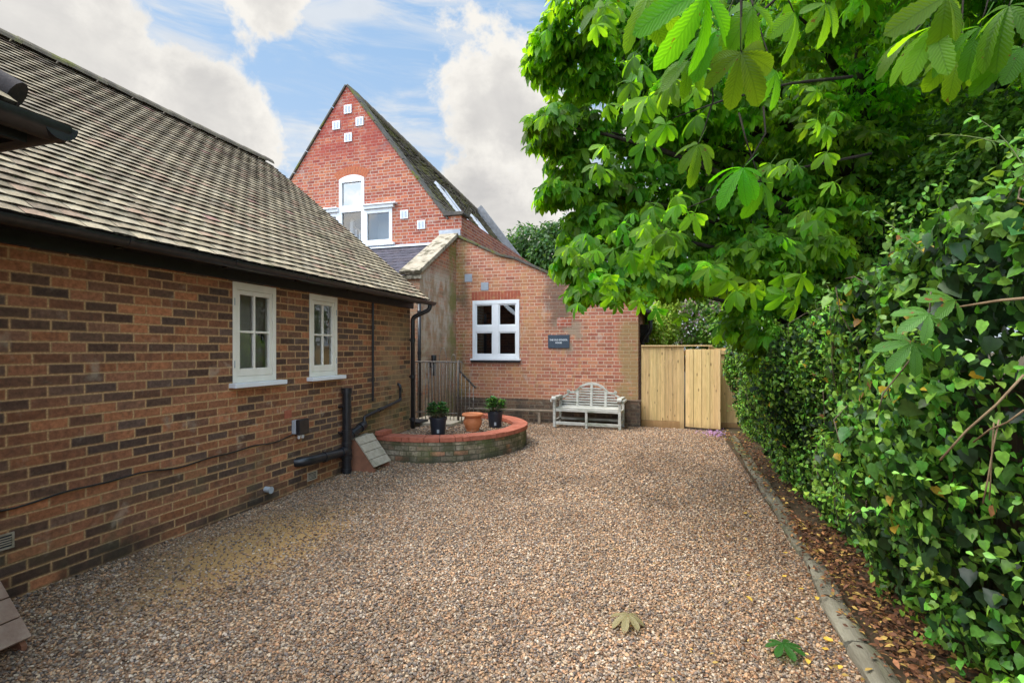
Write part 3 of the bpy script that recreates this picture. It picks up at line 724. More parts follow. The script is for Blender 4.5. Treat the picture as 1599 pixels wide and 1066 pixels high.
# downpipe with swan neck at the far end of the gutter
def bend(p0, p1, p2, r, n=6):
    p0, p1, p2 = map(Vector, (p0, p1, p2)); a = p1+(p0-p1).normalized()*r; c = p1+(p2-p1).normalized()*r
    return [(1-s)**2*a+2*s*(1-s)*p1+s*s*c for s in [k/n for k in range(n+1)]]
def pipe_path(pts, r):
    out = [Vector(pts[0])]
    for i in range(1, len(pts)-1): out += bend(pts[i-1], pts[i], pts[i+1], r)
    return out+[Vector(pts[-1])]
dpx, dpy = WX+.065, WEND-.03
b = MB(); b.tube(pipe_path([(EAVX+.03, WEND+.06, EAVZ-.06), (EAVX+.03, WEND+.06, EAVZ-.15), (dpx, dpy, EAVZ-.28), (dpx, dpy, .30)], .06), .036, 14)
dp = obj('downpipe', b, M_BLACK, cot, smooth=True)
for z in (.45, 1.15, 1.75):
    b = MB(); b.tube([(dpx, dpy, z-.03), (dpx, dpy, z+.03)], .043, 14); b.box(WX+.002, dpx, dpy-.012, dpy+.012, z-.012, z+.012); obj('clip', b, M_BLACK, dp)
# soil stack with its branch pipes
sx, sy = WX+.085, 5.57
b = MB(); b.tube([(sx, sy, -.02), (sx, sy, 1.06)], .056, 18)
stack = obj('soil_pipe', b, M_BLACK, cot, auto=40)
for z0, z1, r in ((1.03, 1.10, .070), (.84, .88, .060), (.50, .56, .064), (.36, .40, .064), (.17, .23, .066), (.02, .06, .064)):
    b = MB(); b.tube([(sx, sy, z0), (sx, sy, z1)], r, 18); obj('collar', b, M_BLACK, stack, auto=40)
for z in (.53, .86):
    b = MB(); b.box(WX+.002, sx, sy-.075, sy+.075, z-.01, z+.01); obj('clip', b, M_BLACK, stack, bevel=.003)
b = MB(); b.tube([(sx, sy, .24), (sx, sy, .30)], .066, 18)
b.tube(pipe_path([(sx, sy, .28), (sx, 4.80, .315), (WX-.02, 4.74, .31)], .09), .055, 18); b.tube([(sx, 5.15, .299), (sx, 5.10, .301)], .064, 18); b.tube([(sx, 5.50, .283), (sx, 5.44, .286)], .066, 18)
obj('branch_pipe', b, M_BLACK, stack, auto=40)
b = MB(); b.tube([(sx, sy, .45), (sx-.01, 5.98, .57)], .052, 18); b.tube([(sx, 5.66, .477), (sx, 5.74, .50)], .060, 18); b.tube([(sx, 5.86, .535), (sx-.01, 5.93, .556)], .062, 18)
obj('branch_pipe', b, M_BLACK, stack, auto=40)
b = MB(); b.tube(pipe_path([(sx, 5.97, .57), (WX+.045, 6.02, .66), (WX+.045, 7.02, .80), (WX+.045, 7.02, 1.03), (WX-.02, 7.02, 1.06)], .035), .022, 12)
b.tube([(WX+.045, 6.4, .713), (WX+.045, 6.48, .725)], .028, 12)
obj('waste_pipe', b, M_BLACK, cot, auto=40)
b = MB(); b.tube([(WX+.022, 6.28, .86), (WX+.022, 6.28, 2.262)], .016, 10); obj('cable_conduit', b, M_BLACK, cot, auto=40)
b = MB(); pts = []
for k in range(60):
    y = 1.2+k*(4.72-1.2)/59; pts.append((WX+.010, y, .60+.012*math.sin(y*5.1)+.008*math.sin(y*11)+(.05*max(0, (y-4.3)/.4) if y > 4.3 else 0)))
b.tube(pts, .0065, 6); obj('cable', b, M_BLACK, cot, smooth=True)
def air_brick(y, z):
    b = MB(); b.box(WX+.002, WX+.010, y, y+.012, z, z+.10); b.box(WX+.002, WX+.010, y+.158, y+.17, z, z+.10); b.box(WX+.002, WX+.010, y+.012, y+.158, z, z+.012); b.box(WX+.002, WX+.010, y+.012, y+.158, z+.088, z+.10)
    for k in range(1, 5): b.box(WX+.002, WX+.008, y+.012, y+.158, z+.012+k*.0152-.004, z+.012+k*.0152+.003)
    o = obj('air_brick', b, M_COVER, cot); q = MB(); q.box(WX+.0005, WX+.003, y+.012, y+.158, z+.012, z+.088); obj('grille_back', q, M_ROOMD, o)
air_brick(4.92, .045); air_brick(1.98, .33)
b = MB(); b.box(WX+.0015, WX+.006, 4.55, 4.66, .83, .92); obj('new_brick', b, M_REDB, cot)
b = MB(); b.tube([(WX-.01, 4.28, .13), (WX+.07, 4.28, .125)], .03, 14); b.tube([(WX+.07, 4.28, .125), (WX+.075, 4.28, .125)], .036, 14); obj('overflow_pipe', b, M_GREYBOX, cot, auto=40)
# junction box
jb = thing('junction_box', 'small black and grey electrical box on the cottage wall left of the soil pipe', 'junction box', (WX, 4.78, .64))
b = MB(); b.box(WX+.002, WX+.06, 4.66, 4.80, .645, .80); obj('base', b, M_GREYBOX, jb, bevel=.008)
b = MB(); b.box(WX+.061, WX+.115, 4.655, 4.82, .635, .81); obj('cover', b, M_BLACK, jb, bevel=.012)
for y in (4.70, 4.76):
    b = MB(); b.lathe([(.0, .0), (.012, .0), (.017, .02), (.018, .045), (.012, .05)], 12, (WX+.07, y, .588)); obj('cable_gland', b, M_WHITE, jb, smooth=True)
# sloping covers
def cover(name, lab, y0, y1, x0, x1, h, mt=None):
    t = thing(name, lab, 'vent cover', ((x0+x1)/2, (y0+y1)/2, 0), 0, 'sloping covers against the cottage wall')
    b = MB()
    for y in (y0, y1-.025):
        b.prism([(x0, -.02), (x1-.02, -.02), (x1-.02, .03), (x0+.10, h-.02), (x0, h-.02)], lambda a, z, y=y: Vector((a, y, z)), lambda a, z, y=y: Vector((a, y+.025, z)))
        obj('side_panel', b, M_COVSIDE, t); b = MB()
    d = Vector((x1-x0-.12, 0, .03-h+.02)); L = d.length; d.normalize(); nn = Vector((-d.z, 0, d.x)); n = 4
    for k in range(n):
        a = Vector((x0+.10, 0, h))+d*(L*k/n); c = Vector((x0+.10, 0, h))+d*(L*(k+1)/n-.006)
        vs = [Vector((p.x, y, p.z))+nn*e for e in (0, .022) for p in (a, c) for y in (y0-.015, y1+.015)]
        b.add(vs, [(0, 1, 3, 2), (4, 6, 7, 5), (0, 4, 5, 1), (2, 3, 7, 6), (0, 2, 6, 4), (1, 5, 7, 3)])
    b.box(x0, x0+.095, y0-.015, y1+.015, h-.018, h+.004)
    obj('board', b, mt or M_COVER, t, bevel=.003); return t
cover('vent_cover', 'sloping grey board cover leaning on the cottage wall beside the soil pipe', 5.72, 6.10, WX+.005, WX+.42, .42)
cover('vent_cover', 'sloping pinkish board cover cut off by the left edge of the photo', 1.30, 1.80, WX+.30, WX+.78, .42, pbr('pink_cover', (.27, .17, .12), (.36, .25, .18), 14, .85, .2, bump=.3))
# near wing: only the corner of its eaves comes into view
wing = thing('porch_wing', 'dark eaves corner of a nearer wing jutting in over the tiled roof', 'porch', (-3.4, .2, 0))
b = MB(); b.box(-4.6, -2.42, -3, 1.08, -.2, 2.40); obj('wall', b, M_COT, wing)
cx, cy, ez = -2.20, 1.33, 2.44
b = MB(); b.box(-4.0, cx-.06, cy-.10, cy-.075, ez-.075, ez-.01); b.box(cx-.085, cx-.06, -3, cy-.10, ez-.075, ez-.01); b.box(-4.0, cx-.085, -3, cy-.10, ez-.05, ez-.03); obj('fascia', b, M_FASCIA, wing)
b = MB(); half_gutter(b, (cx, -3, ez), (cx, cy, ez), .058); half_gutter(b, (-3.75, cy-.03, ez-.003), (cx+.05, cy-.03, ez-.003), .056); obj('gutter', b, M_BLACK, wing, auto=40)
b = MB(); tiles(b, Vector((cx-.02, -3, ez+.02)), Vector((0, 1, 0)), Vector((-.76, 0, .65)), Vector((.65, 0, .76)), 3+cy-.12, .14, .112, .168, .015, cot_col, (.03, .022, .018))
ap = Vector((-3.45, .1, ez+1.06))
b.add([(cx-.02, -3, ez), (cx-.02, cy-.05, ez), tuple(ap), (ap.x, -3, ap.z)], [(0, 1, 2, 3)], (.10, .085, .06)); b.add([(cx-.02, cy-.05, ez), (-4.4, cy-.05, ez), (-4.4, ap.y, ap.z), tuple(ap)], [(0, 1, 2, 3)], (.10, .085, .06))
wr = obj('roof', b, M_TILE, wing)
b = MB(); p0 = Vector((cx-.09, cy-.09, ez+.085))
for k in range(7):
    a = p0.lerp(ap, k/7); c = p0.lerp(ap, (k+1.1)/7); b.tube([a+Vector((0, 0, .01)), c], [.058, .046], 12)
obj('hip_tile', b, M_FASCIA if False else pbr('dark_hip_tile', (.035, .03, .03), (.07, .055, .05), 9, .85, .2, bump=.4), wr, auto=40)

# ================================================================== SCHOOL BUILDING (gable)
GY = 10.82
sch = thing('school_building', 'tall red brick building with steep gable, white vents and mossy roof', 'building', (-7.6, GY, 0))
AX, AZ, SL = -7.60, 8.20, 1.30
G_OUT = [(-10.7, 4.72), (-10.28, 4.72), (AX, AZ), (-4.92, 4.72), (-4.50, 4.72)]
fg = lambda x, z, d: Vector((x, GY+d, z))
GW = [(-8.60, -7.835, 4.14, 5.06), (-7.83, -7.10, 4.14, 5.86), (-7.095, -6.32, 4.14, 5.06)]
b = MB(); strip_wall(b, G_OUT, -.2, [(-8.6, -7.83, 4.14, 5.06), (-7.83, -7.10, 4.14, 5.86), (-7.10, -6.32, 4.14, 5.06)], fg, .14)
b.add([(-4.5, GY, -.2), (-4.5, 22.2, -.2), (-4.5, 22.2, 4.6), (-4.5, GY, 4.72)], [(0, 1, 2, 3)])
obj('wall', b, M_GAB, sch)
# brick arch above the central light
b = MB(); n = 13; ac = Vector(((-7.83-7.10)/2, 0, 5.22)); r0, r1 = .745, .96
for k in range(n):
    a0, a1 = R(90+33-66*k/n-.35), R(90+33-66*(k+1)/n+.35)
    b.prism([(r0, a0), (r1, a0), (r1, a1), (r0, a1)], lambda r, a: Vector((ac.x+r*math.cos(a), GY-.004, ac.z+r*math.sin(a))), lambda r, a: Vector((ac.x+r*math.cos(a), GY+.02, ac.z+r*math.sin(a))))
obj('brick_arch', b, pbr('arch_brick', (.40, .115, .055), (.46, .15, .07), 14, .85, .2, bump=.4), sch)
w = MB(); yb, yf = GY+.06, GY-.012
x0, x1 = -7.83, -7.10
def wb(mb, a, c, z0, z1, f=yf, k=yb): mb.box(a, c, f, k, z0, z1)
wb(w, x0, x0+.085, 4.20, 5.86); wb(w, x1-.085, x1, 4.20, 5.86); wb(w, x0+.085, x1-.085, 5.78, 5.86); wb(w, x0+.085, x1-.085, 5.03, 5.20); wb(w, x0+.085, x1-.085, 4.20, 4.29)
wb(w, x1, x1+.085, 4.20, 5.05, yf+.004); wb(w, -6.405, -6.32, 4.20, 5.05, yf+.004); wb(w, x1+.085, -6.405, 4.95, 5.05, yf+.004); wb(w, x1+.085, -6.405, 4.20, 4.29, yf+.004)
wb(w, -8.60, -8.515, 4.20, 5.05, yf+.004); wb(w, x0-.085, x0, 4.20, 5.05, yf+.004); wb(w, -8.515, x0-.085, 4.95, 5.05, yf+.004); wb(w, -8.515, x0-.085, 4.20, 4.29, yf+.004)
gw = obj('window', w, M_WHITE, sch, bevel=.005)
b = MB(); arc = [(ac.x+.742*math.cos(R(a)), ac.z+.742*math.sin(R(a))) for a in range(60, 121, 6)]
b.prism([(x1+.006, 5.862)]+arc+[(x0-.006, 5.862)], lambda x, z: Vector((x, yf+.002, z)), lambda x, z: Vector((x, GY+.03, z))); obj('arched_head', b, M_WHITE, gw)
b = MB(); b.box(x1+.003, -6.18, GY-.11, GY+.02, 5.13, 5.165); b.box(x1+.003, -6.26, GY-.07, GY+.02, 5.055, 5.1301); obj('cornice', b, M_WHITE, gw, bevel=.004)
b = MB(); b.box(-8.74, x0-.003, GY-.11, GY+.02, 5.13, 5.165); b.box(-8.66, x0-.003, GY-.07, GY+.02, 5.055, 5.1301); obj('cornice', b, M_WHITE, gw, bevel=.004)
b = MB(); b.box(-8.68, -6.24, GY-.09, GY+.06, 4.135, 4.197); obj('sill', b, M_WHITE, gw, bevel=.005)
for a, c, z0, z1 in ((x0+.06, x1-.06, 5.18, 5.80), (x0+.06, x1-.06, 4.27, 5.05), (x1+.06, -6.38, 4.27, 4.97), (-8.54, x0-.06, 4.27, 4.97)):
    b = MB(); b.add([(a, GY+.03, z0), (c, GY+.03, z0), (c, GY+.03, z1), (a, GY+.03, z1)], [(0, 1, 2, 3)]); obj('pane', b, M_GLASS2 if z0 > 5 else M_GLASS, gw)
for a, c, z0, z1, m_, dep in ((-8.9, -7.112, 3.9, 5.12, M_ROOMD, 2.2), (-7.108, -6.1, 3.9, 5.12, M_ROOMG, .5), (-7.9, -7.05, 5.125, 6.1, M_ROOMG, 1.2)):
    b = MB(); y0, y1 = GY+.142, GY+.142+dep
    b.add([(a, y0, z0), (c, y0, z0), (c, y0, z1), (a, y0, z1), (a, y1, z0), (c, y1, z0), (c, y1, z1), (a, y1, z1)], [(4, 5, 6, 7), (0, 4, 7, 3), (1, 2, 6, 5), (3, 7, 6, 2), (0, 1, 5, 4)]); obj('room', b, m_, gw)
bn = thing('banister', 'white staircase banister with brown handrail seen through the upper window', 'banister', (-7.4, GY+.5, 3.92))
b = MB(); b.bar((-7.66, GY+.40, 4.76), (-7.13, GY+.40, 4.40), .05, .04); obj('handrail', b, M_WOODIN, bn)
for k in range(5):
    x = -7.60+k*.105; b = MB(); b.box(x-.013, x+.013, GY+.388, GY+.412, 3.93, 4.70-.68*(x+7.60)); obj('baluster', b, M_WHITE, bn)
b = MB(); b.box(-7.76, -7.68, GY+.36, GY+.44, 3.93, 4.90); b.lathe([(.0, .09), (.035, .07), (.05, .03), (.03, 0)], 12, (-7.72, GY+.4, 4.90)); obj('newel_post', b, M_WHITE, bn)
def vent(cx_, cz_, s, par, m_, ms, y=GY):
    b = MB(); b.box(cx_-s/2, cx_+s/2, y-.022, y-.002, cz_-s/2, cz_+s/2); o = obj('vent', b, m_, par, bevel=.004)
    for sg in (-1, 1):
        b = MB()
        for k in range(6): z = cz_-s*.33+k*s*.125; b.box(cx_+sg*s*.2-s*.13, cx_+sg*s*.2+s*.13, y-.026, y-.0225, z-s*.035, z+s*.035)
        obj('louvre', b, ms, o)
    return o
for (u, v) in ((543.5, 171), (525.5, 196), (562, 190), (544, 215)):
    r = ray(u, v); t = GY/r.y; vent(r.x*t, EYE+r.z*t, .22, sch, M_VENT, M_VENTS)
for (u, v) in ((631.5, 335), (658, 351)):
    r = ray(u, v); t = GY/r.y; vent(r.x*t, EYE+r.z*t, .21, sch, M_VENT, M_VENTS)
# copings and kneeler
for sg in (1, -1):
    b = MB(); n = 7
    for k in range(n):
        s0, s1 = k/n, (k+1)/n-.004
        for_ = []
        pts = [(AX+sg*2.76*s, AZ+.015-2.76*SL*s) for s in (s0, s1)]
        nx_, nz_ = SL/math.hypot(1, SL)*sg, 1/math.hypot(1, SL)
        vs = [Vector((px+nx_*h, y, pz+nz_*h)) for (px, pz) in pts for h in (0, .045) for y in (GY-.04, GY+.34)]
        b.add(vs, [(0, 1, 3, 2), (4, 6, 7, 5), (0, 4, 5, 1), (2, 3, 7, 6), (0, 2, 6, 4), (1, 5, 7, 3)])
    obj('coping', b, M_COPE, sch, bevel=.006)
for sg in (1, -1):
    b = MB(); xa = AX+sg*2.66; xb = AX+sg*3.17
    b.prism([(xa, 4.723), (xb-sg*.02, 4.723), (xb, 4.75), (xb-sg*.01, 4.80), (xa+sg*.22, 4.81), (xa, 4.86)], lambda x, z: Vector((x, GY-.07, z)), lambda x, z: Vector((x, GY+.36, z))); obj('kneeler', b, M_COPE, sch, bevel=.006)
# roofs, sheared a little because the ridge is not square to the gable
SH = -.075; RY0, RY1 = GY+.30, 22.0
ridge0 = Vector((AX+SH*.3, RY0, AZ-.05)); du = Vector((SH, 1, 0)).normalized()
dsr = Vector((-1, 0, SL)).normalized(); nrm = Vector((SL, 0, 1)).normalized(); SLEN = 3.35*math.hypot(1, SL)
eav = ridge0-dsr*SLEN
TC2 = [(.16, .125, .09), (.13, .10, .075), (.19, .15, .105), (.11, .085, .065), (.20, .165, .12)]
def sch_col(i, a):
    k = random.uniform(.75, 1.2); c = random.choice(TC2); y = RY0+a; z = 0
    if 2.9 < a < 6.6 and 6 < i*.17 /.17 < 19: c = (.17, .085, .075)
    return tuple(x*k for x in c)
b = MB(); tiles(b, eav, du, dsr, nrm, (RY1-RY0), SLEN-.05, .17, .24, .02, sch_col, (.03, .024, .02), .01, .012)
sroof = obj('roof', b, M_TILE2, sch)
b = MB(); far = ridge0+du*(RY1-RY0)
b.add([eav-nrm*.02, eav+du*(RY1-RY0)-nrm*.02, far-nrm*.02, ridge0-nrm*.02], [(0, 1, 2, 3)])
lv = Vector((-3.35, 0, -3.35*SL)); b.add([ridge0, far, far+lv, ridge0+lv], [(0, 1, 2, 3)]); obj('underlay', b, M_RIDGE, sroof)
b = MB()
for k in range(25):
    a = ridge0+du*(k*.45)+Vector((0, 0, -.02)); c = a+du*.44; b.tube([a, c], [.13, .12], 10)
obj('ridge_tile', b, M_RIDGE, sroof, auto=50)
# far gable coping standing above the roof
b = MB(); vs = []
for s, hgt in ((0, .34), (1, .34)):
    p = far-dsr*(SLEN*s)+du*.05
    for h in (-.1, hgt):
        for w_ in (0, .30): vs.append(p+nrm*h+du*w_)
b.add(vs, [(0, 1, 3, 2), (4, 6, 7, 5), (0, 4, 5, 1), (2, 3, 7, 6), (0, 2, 6, 4), (1, 5, 7, 3)]); obj('far_coping', b, pbr('grey_coping', (.16, .16, .165), (.24, .24, .25), 6, .85, .25, bump=.4), sch, bevel=.01)
def skylight(a0, a1, z_top, z_bot):
    s0 = (z_bot-eav.z)/dsr.z; s1 = (z_top-eav.z)/dsr.z
    q = lambda a, s, h: eav+du*a+dsr*s+nrm*h
    def bx(mb, a, c, s, e, h0, h1):
        vs = [q(x, y, h) for h in (h0, h1) for y in (s, e) for x in (a, c)]
        mb.add(vs, [(0, 2, 3, 1), (4, 5, 7, 6), (0, 1, 5, 4), (2, 6, 7, 3), (0, 4, 6, 2), (1, 3, 7, 5)])
    f = MB(); w_ = .05
    bx(f, a0, a0+w_, s0, s1, .0, .10); bx(f, a1-w_, a1, s0, s1, .0, .10); bx(f, a0+w_, a1-w_, s1-w_, s1, .0, .099); bx(f, a0+w_, a1-w_, s0, s0+w_, .0, .099)
    o = obj('skylight', f, M_VENT, sroof, bevel=.004)
    g = MB(); g.add([q(a0+w_, s0+w_, .07), q(a1-w_, s0+w_, .07), q(a1-w_, s1-w_, .07), q(a0+w_, s1-w_, .07)], [(0, 1, 2, 3)]); obj('pane', g, M_SLATEGL, o)
M_SLATEGL = pbr('roof_glass', (.05, .055, .065), (.07, .075, .085), 3, .06, .6)
skylight(2.62, 3.45, 6.60, 5.10); skylight(6.0, 6.75, 6.50, 5.35)

# ================================================================== ANNEX
AY = 10.71; SX = -4.585
anx = thing('annex', 'lower orange brick annex with sloping parapet, white window and side wall', 'building', (-2.5, AY, 0))
A_OUT = [(SX, 4.20), (-3.5, 3.68), (-3.17, 3.60), (-2.3, 3.19), (-.49, 2.50)]
fa = lambda x, z, d: Vector((x, AY+d, z))
AW = (-4.18, -3.06, 1.36, 2.71)
b = MB(); strip_wall(b, A_OUT, -.2, [AW], fa, .10)
b.add([(-.49, AY, -.2), (-.49, 17, -.2), (-.49, 17, 2.5), (-.49, AY, 2.5)], [(0, 1, 2, 3)])
obj('wall', b, M_ANX, anx)
b = MB(); strip_wall(b, [(8.90, 3.10), (AY-.001, 4.20)], -.2, [], lambda y, z, d: Vector((SX-d, y, z)), .1)
b.add([(SX, 8.90, -.2), (-4.90, 8.90, -.2), (-4.90, 8.90, 3.10), (SX, 8.90, 3.10)], [(1, 0, 3, 2)])
b.add([(-4.90, 8.90, -.2), (-4.90, AY, -.2), (-4.90, AY, 4.2), (-4.90, 8.90, 3.10)], [(0, 3, 2, 1)])
b.add([(-4.90, 9.0, -.2), (-10, 9.0, -.2), (-10, 9.0, 3.0), (-4.90, 9.0, 3.0)], [(0, 1, 2, 3)])
obj('side_wall', b, M_SIDE, anx)
def cope_run(mb, pts, w0, w1, th, f, n=5):       # pts of (x, z), slab between widths w0..w1
    for (a, za), (c, zc) in zip(pts[:-1], pts[1:]):
        m = max(1, int(math.hypot(c-a, zc-za)/.55))
        for k in range(m):
            s0, s1 = k/m, (k+1)/m-.006
            L = math.hypot(c-a, zc-za); nx_, nz_ = -(zc-za)/L, (c-a)/L
            jt = random.uniform(-.004, .004)
            vs = [f(a+(c-a)*s+nx_*h, za+(zc-za)*s+nz_*h+.003+jt, w) for s in (s0, s1) for h in (0, th) for w in (w0, w1)]
            mb.add(vs, [(0, 1, 3, 2), (4, 6, 7, 5), (0, 4, 5, 1), (2, 3, 7, 6), (0, 2, 6, 4), (1, 5, 7, 3)])
b = MB(); cope_run(b, A_OUT, -.05, .30, .055, fa); obj('coping', b, M_COPE, anx, bevel=.008)
b = MB(); cope_run(b, [(8.82, 3.06), (AY+.03, 4.215)], -.06, .40, .085, lambda y, z, w: Vector((SX-w, y, z))); obj('coping', b, M_COPE2, anx, bevel=.008)
b = MB(); b.box(-4.98, SX+.05, 8.84, 8.899, 2.98, 3.06); obj('corbel', b, M_COPE2, anx, bevel=.006)
# window
w = MB(); x0, x1, z0, z1 = AW; yf, yk = AY-.012, AY+.055
for a, c, e, f_ in ((x0+.002, x0+.075, z0+.03, z1-.002), (x1-.075, x1-.002, z0+.03, z1-.002), (x0+.075, x1-.075, z1-.09, z1-.002), (x0+.075, x1-.075, z0+.03, z0+.11)): w.box(a, c, yf, yk, e, f_)
aw = obj('window', w, M_WHITE, anx, bevel=.004)
w = MB(); xm, zm = (x0+x1)/2, (z0+z1)/2+.03
w.box(xm-.068, xm+.068, yf+.004, yk-.01, z0+.11, z1-.09); w.box(x0+.075, xm-.068, yf+.006, yk-.01, zm-.075, zm+.065); w.box(xm+.068, x1-.075, yf+.006, yk-.01, zm-.075, zm+.065)
for a, c in ((x0+.075, xm-.068), (xm+.068, x1-.075)):
    for e, f_ in ((z0+.11, zm-.075), (zm+.065, z1-.09)):
        k = .028
        w.box(a, a+k, yf+.018, yk-.012, e, f_); w.box(c-k, c, yf+.018, yk-.012, e, f_); w.box(a+k, c-k, yf+.018, yk-.012, e, e+k); w.box(a+k, c-k, yf+.018, yk-.012, f_-k, f_)
obj('mullion', w, M_WHITE, aw, bevel=.003)
for a, c in ((x0+.09, xm-.08), (xm+.08, x1-.09)):
    for e, f_ in ((z0+.12, zm-.085), (zm+.075, z1-.1)):
        b = MB(); b.add([(a, AY+.03, e), (c, AY+.03, e), (c, AY+.03, f_), (a, AY+.03, f_)], [(0, 1, 2, 3)]); obj('pane', b, M_GLASS3, aw)
b = MB(); b.box(x0-.04, x1+.04, AY-.06, AY+.05, z0-.012, z0+.028); obj('sill', b, M_WHITE, aw, bevel=.004)
b = MB(); b.box(x0-.03, x1+.02, AY-.05, AY-.002, z0-.06, z0-.014); obj('sub_sill', b, M_FASCIA, aw, bevel=.004)
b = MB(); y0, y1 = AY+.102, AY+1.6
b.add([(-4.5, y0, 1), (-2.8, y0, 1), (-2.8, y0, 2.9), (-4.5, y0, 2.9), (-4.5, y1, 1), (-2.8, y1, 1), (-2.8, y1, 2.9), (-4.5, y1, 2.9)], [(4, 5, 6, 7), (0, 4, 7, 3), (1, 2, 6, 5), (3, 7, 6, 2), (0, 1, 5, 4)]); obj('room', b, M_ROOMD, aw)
b = MB()
for k in range(15):
    x = x0-.02+k*.078; b.box(x, x+.068, AY-.003, AY+.02, z1+.003, z1+.20)
obj('soldier_course', b, M_SOLDIER if 'M_SOLDIER' in globals() else pbr('soldier_brick', (.40, .11, .06), (.30, .08, .05), 9, .85, .2, bump=.4, c3=(.45, .28, .12), s3=4), anx, bevel=.003)
for (u, v) in ((731.5, 434), (757, 447)):
    r = ray(u, v); t = AY/r.y; x, z = r.x*t, EYE+r.z*t
    b = MB(); b.box(x-.09, x+.09, AY-.012, AY-.002, z-.09, z+.09); o = obj('vent', b, M_VENTG, anx, bevel=.003)
    b = MB()
    for i in range(5):
        for j in range(5): b.box(x-.07+i*.03, x-.05+i*.03, AY-.0145, AY-.0125, z-.07+j*.03, z-.05+j*.03)
    obj('louvre', b, M_GREYBOX, o)
b = MB(); b.box(-4.58, -.47, AY-.03, AY-.002, -.2, .47); b.box(-4.58, -.47, AY-.02, AY-.002, .472, .50); obj('plinth', b, M_PLN, anx)
b = MB(); b.box(-.76, -.44, AY-.16, AY-.031, -.2, .52); b.box(-.77, -.43, AY-.17, AY-.031, .522, .55); obj('pier', b, M_PLN, anx)
for (x, z, wd, hh) in ((-2.05, 2.18, .32, .20),):
    b = MB(); b.box(x-wd/2, x+wd/2, AY-.006, AY+.01, z-hh/2, z+hh/2); obj('patch', b, M_GAB, anx)
# slate lean-to between gable and cottage
b = MB(); sl0 = Vector((-9.6, 8.85, 3.02)); sd = Vector((0, 1.95, 1.07)); sn = Vector((0, -1.07, 1.95)).normalized()
SC = [(.075, .068, .085), (.06, .056, .07), (.09, .08, .095), (.07, .06, .072)]
tiles(b, sl0, Vector((1, 0, 0)), sd, sn, 4.68, sd.length, .20, .25, .007, lambda i, a: random.choice(SC), (.03, .03, .035), .002, .002)
b.add([(-9.6, 8.85, 3.0), (-4.92, 8.85, 3.0), (-4.92, 10.80, 4.07), (-9.6, 10.80, 4.07)], [(0, 1, 2, 3)], (.05, .05, .06))
sl = obj('slate_roof', b, M_SLATE, anx)
b = MB(); b.box(-9.6, -4.93, GY-.025, GY-.003, 4.05, 4.135); b.add([(-9.6, GY-.03, 4.12), (-4.93, GY-.03, 4.12), (-4.93, GY-.20, 4.035), (-9.6, GY-.20, 4.035)], [(0, 3, 2, 1)]); b.box(-5.06, -4.52, GY-.03, GY-.004, 4.12, 4.40)
obj('flashing', b, M_LEAD, anx)
# annex roof behind the parapet, and eaves on the far right side
b = MB()
b.add([(-4.5, AY+.2, 4.10), (-.35, AY+.2, 2.45), (-.35, 17, 2.45), (-4.5, 17, 4.10)], [(0, 1, 2, 3)]); obj('roof', b, M_RIDGE, anx)
b = MB(); half_gutter(b, (-.30, AY+.35, 2.44), (-.30, 17, 2.44), .06); g2 = obj('gutter', b, M_BLACK, anx, auto=40)
b = MB(); b.tube(pipe_path([(-.26, AY+.75, 2.40), (-.26, AY+.75, 2.02), (-.43, AY+.75, 1.78), (-.43, AY+.75, 0)], .05), .042, 12); obj('downpipe', b, M_BLACK, anx, smooth=True)
b = MB(); b.box(-.485, -.31, AY+.8, AY+1.5, 1.75, 2.15); obj('meter_box', b, M_FASCIA, anx, bevel=.01)
# pipe on the pier of the side wall
b = MB(); b.tube([(-4.565, 8.84, .25), (-4.565, 8.84, 2.55)], .034, 12); dq = obj('downpipe', b, M_BLACK, anx, smooth=True)
for z in (.7, 1.5, 2.3):
    q = MB(); q.tube([(-4.565, 8.84, z), (-4.565, 8.84, z+.05)], .041, 12); obj('clip', q, M_BLACK, dq)
# lamp
lp = thing('wall_lamp', 'black cylinder wall lamp on the stained side wall behind the railing', 'lamp', (SX, 9.32, 1.3))
b = MB(); b.lathe([(.0, 1.06), (.052, 1.06), (.055, 1.07), (.055, 1.27), (.050, 1.285), (.050, 1.30), (.055, 1.315), (.055, 1.47), (.05, 1.48), (0, 1.48)], 24, (SX+.10, 9.32, 0)); obj('shade', b, M_BLACK, lp, auto=40)
b = MB(); b.box(SX+.002, SX+.06, 9.29, 9.35, 1.22, 1.34); obj('bracket', b, M_BLACK, lp, bevel=.004)
# sign
r = ray(872.5, 533); t = AY/r.y; gx, gz = r.x*t, EYE+r.z*t
sg = thing('sign', 'dark slate name plaque with white lettering on the annex wall above the bench', 'sign', (gx, AY, gz))
b = MB(); b.box(gx-.235, gx+.235, AY-.022, AY-.003, gz-.145, gz+.145); obj('plaque', b, M_SIGN, sg, bevel=.003)
def text_obj(txt, size, x, z, y, mat, parent, name='lettering'):
    cu = bpy.data.curves.new(name, 'FONT'); cu.body = txt; cu.size = size; cu.align_x = 'CENTER'; cu.align_y = 'CENTER'; cu.extrude = .0012; cu.offset = .0012
    tmp = bpy.data.objects.new(name, cu); COL.objects.link(tmp); dg = bpy.context.evaluated_depsgraph_get()
    me = bpy.data.meshes.new_from_object(tmp.evaluated_get(dg)); bpy.data.objects.remove(tmp); bpy.data.curves.remove(cu)
    for v in me.vertices: p = v.co.copy(); v.co = (p.x, -p.z, p.y)
    me.materials.clear(); me.materials.append(mat); o = bpy.data.objects.new(name, me); COL.objects.link(o); o.parent = parent
    o.location = Vector((x, y, z))-parent.location; return o
text_obj('THE OLD SCHOOL', .047, gx, gz+.032, AY-.0235, M_LETTER, sg); text_obj('HOUSE', .044, gx, gz-.030, AY-.0235, M_LETTER, sg)
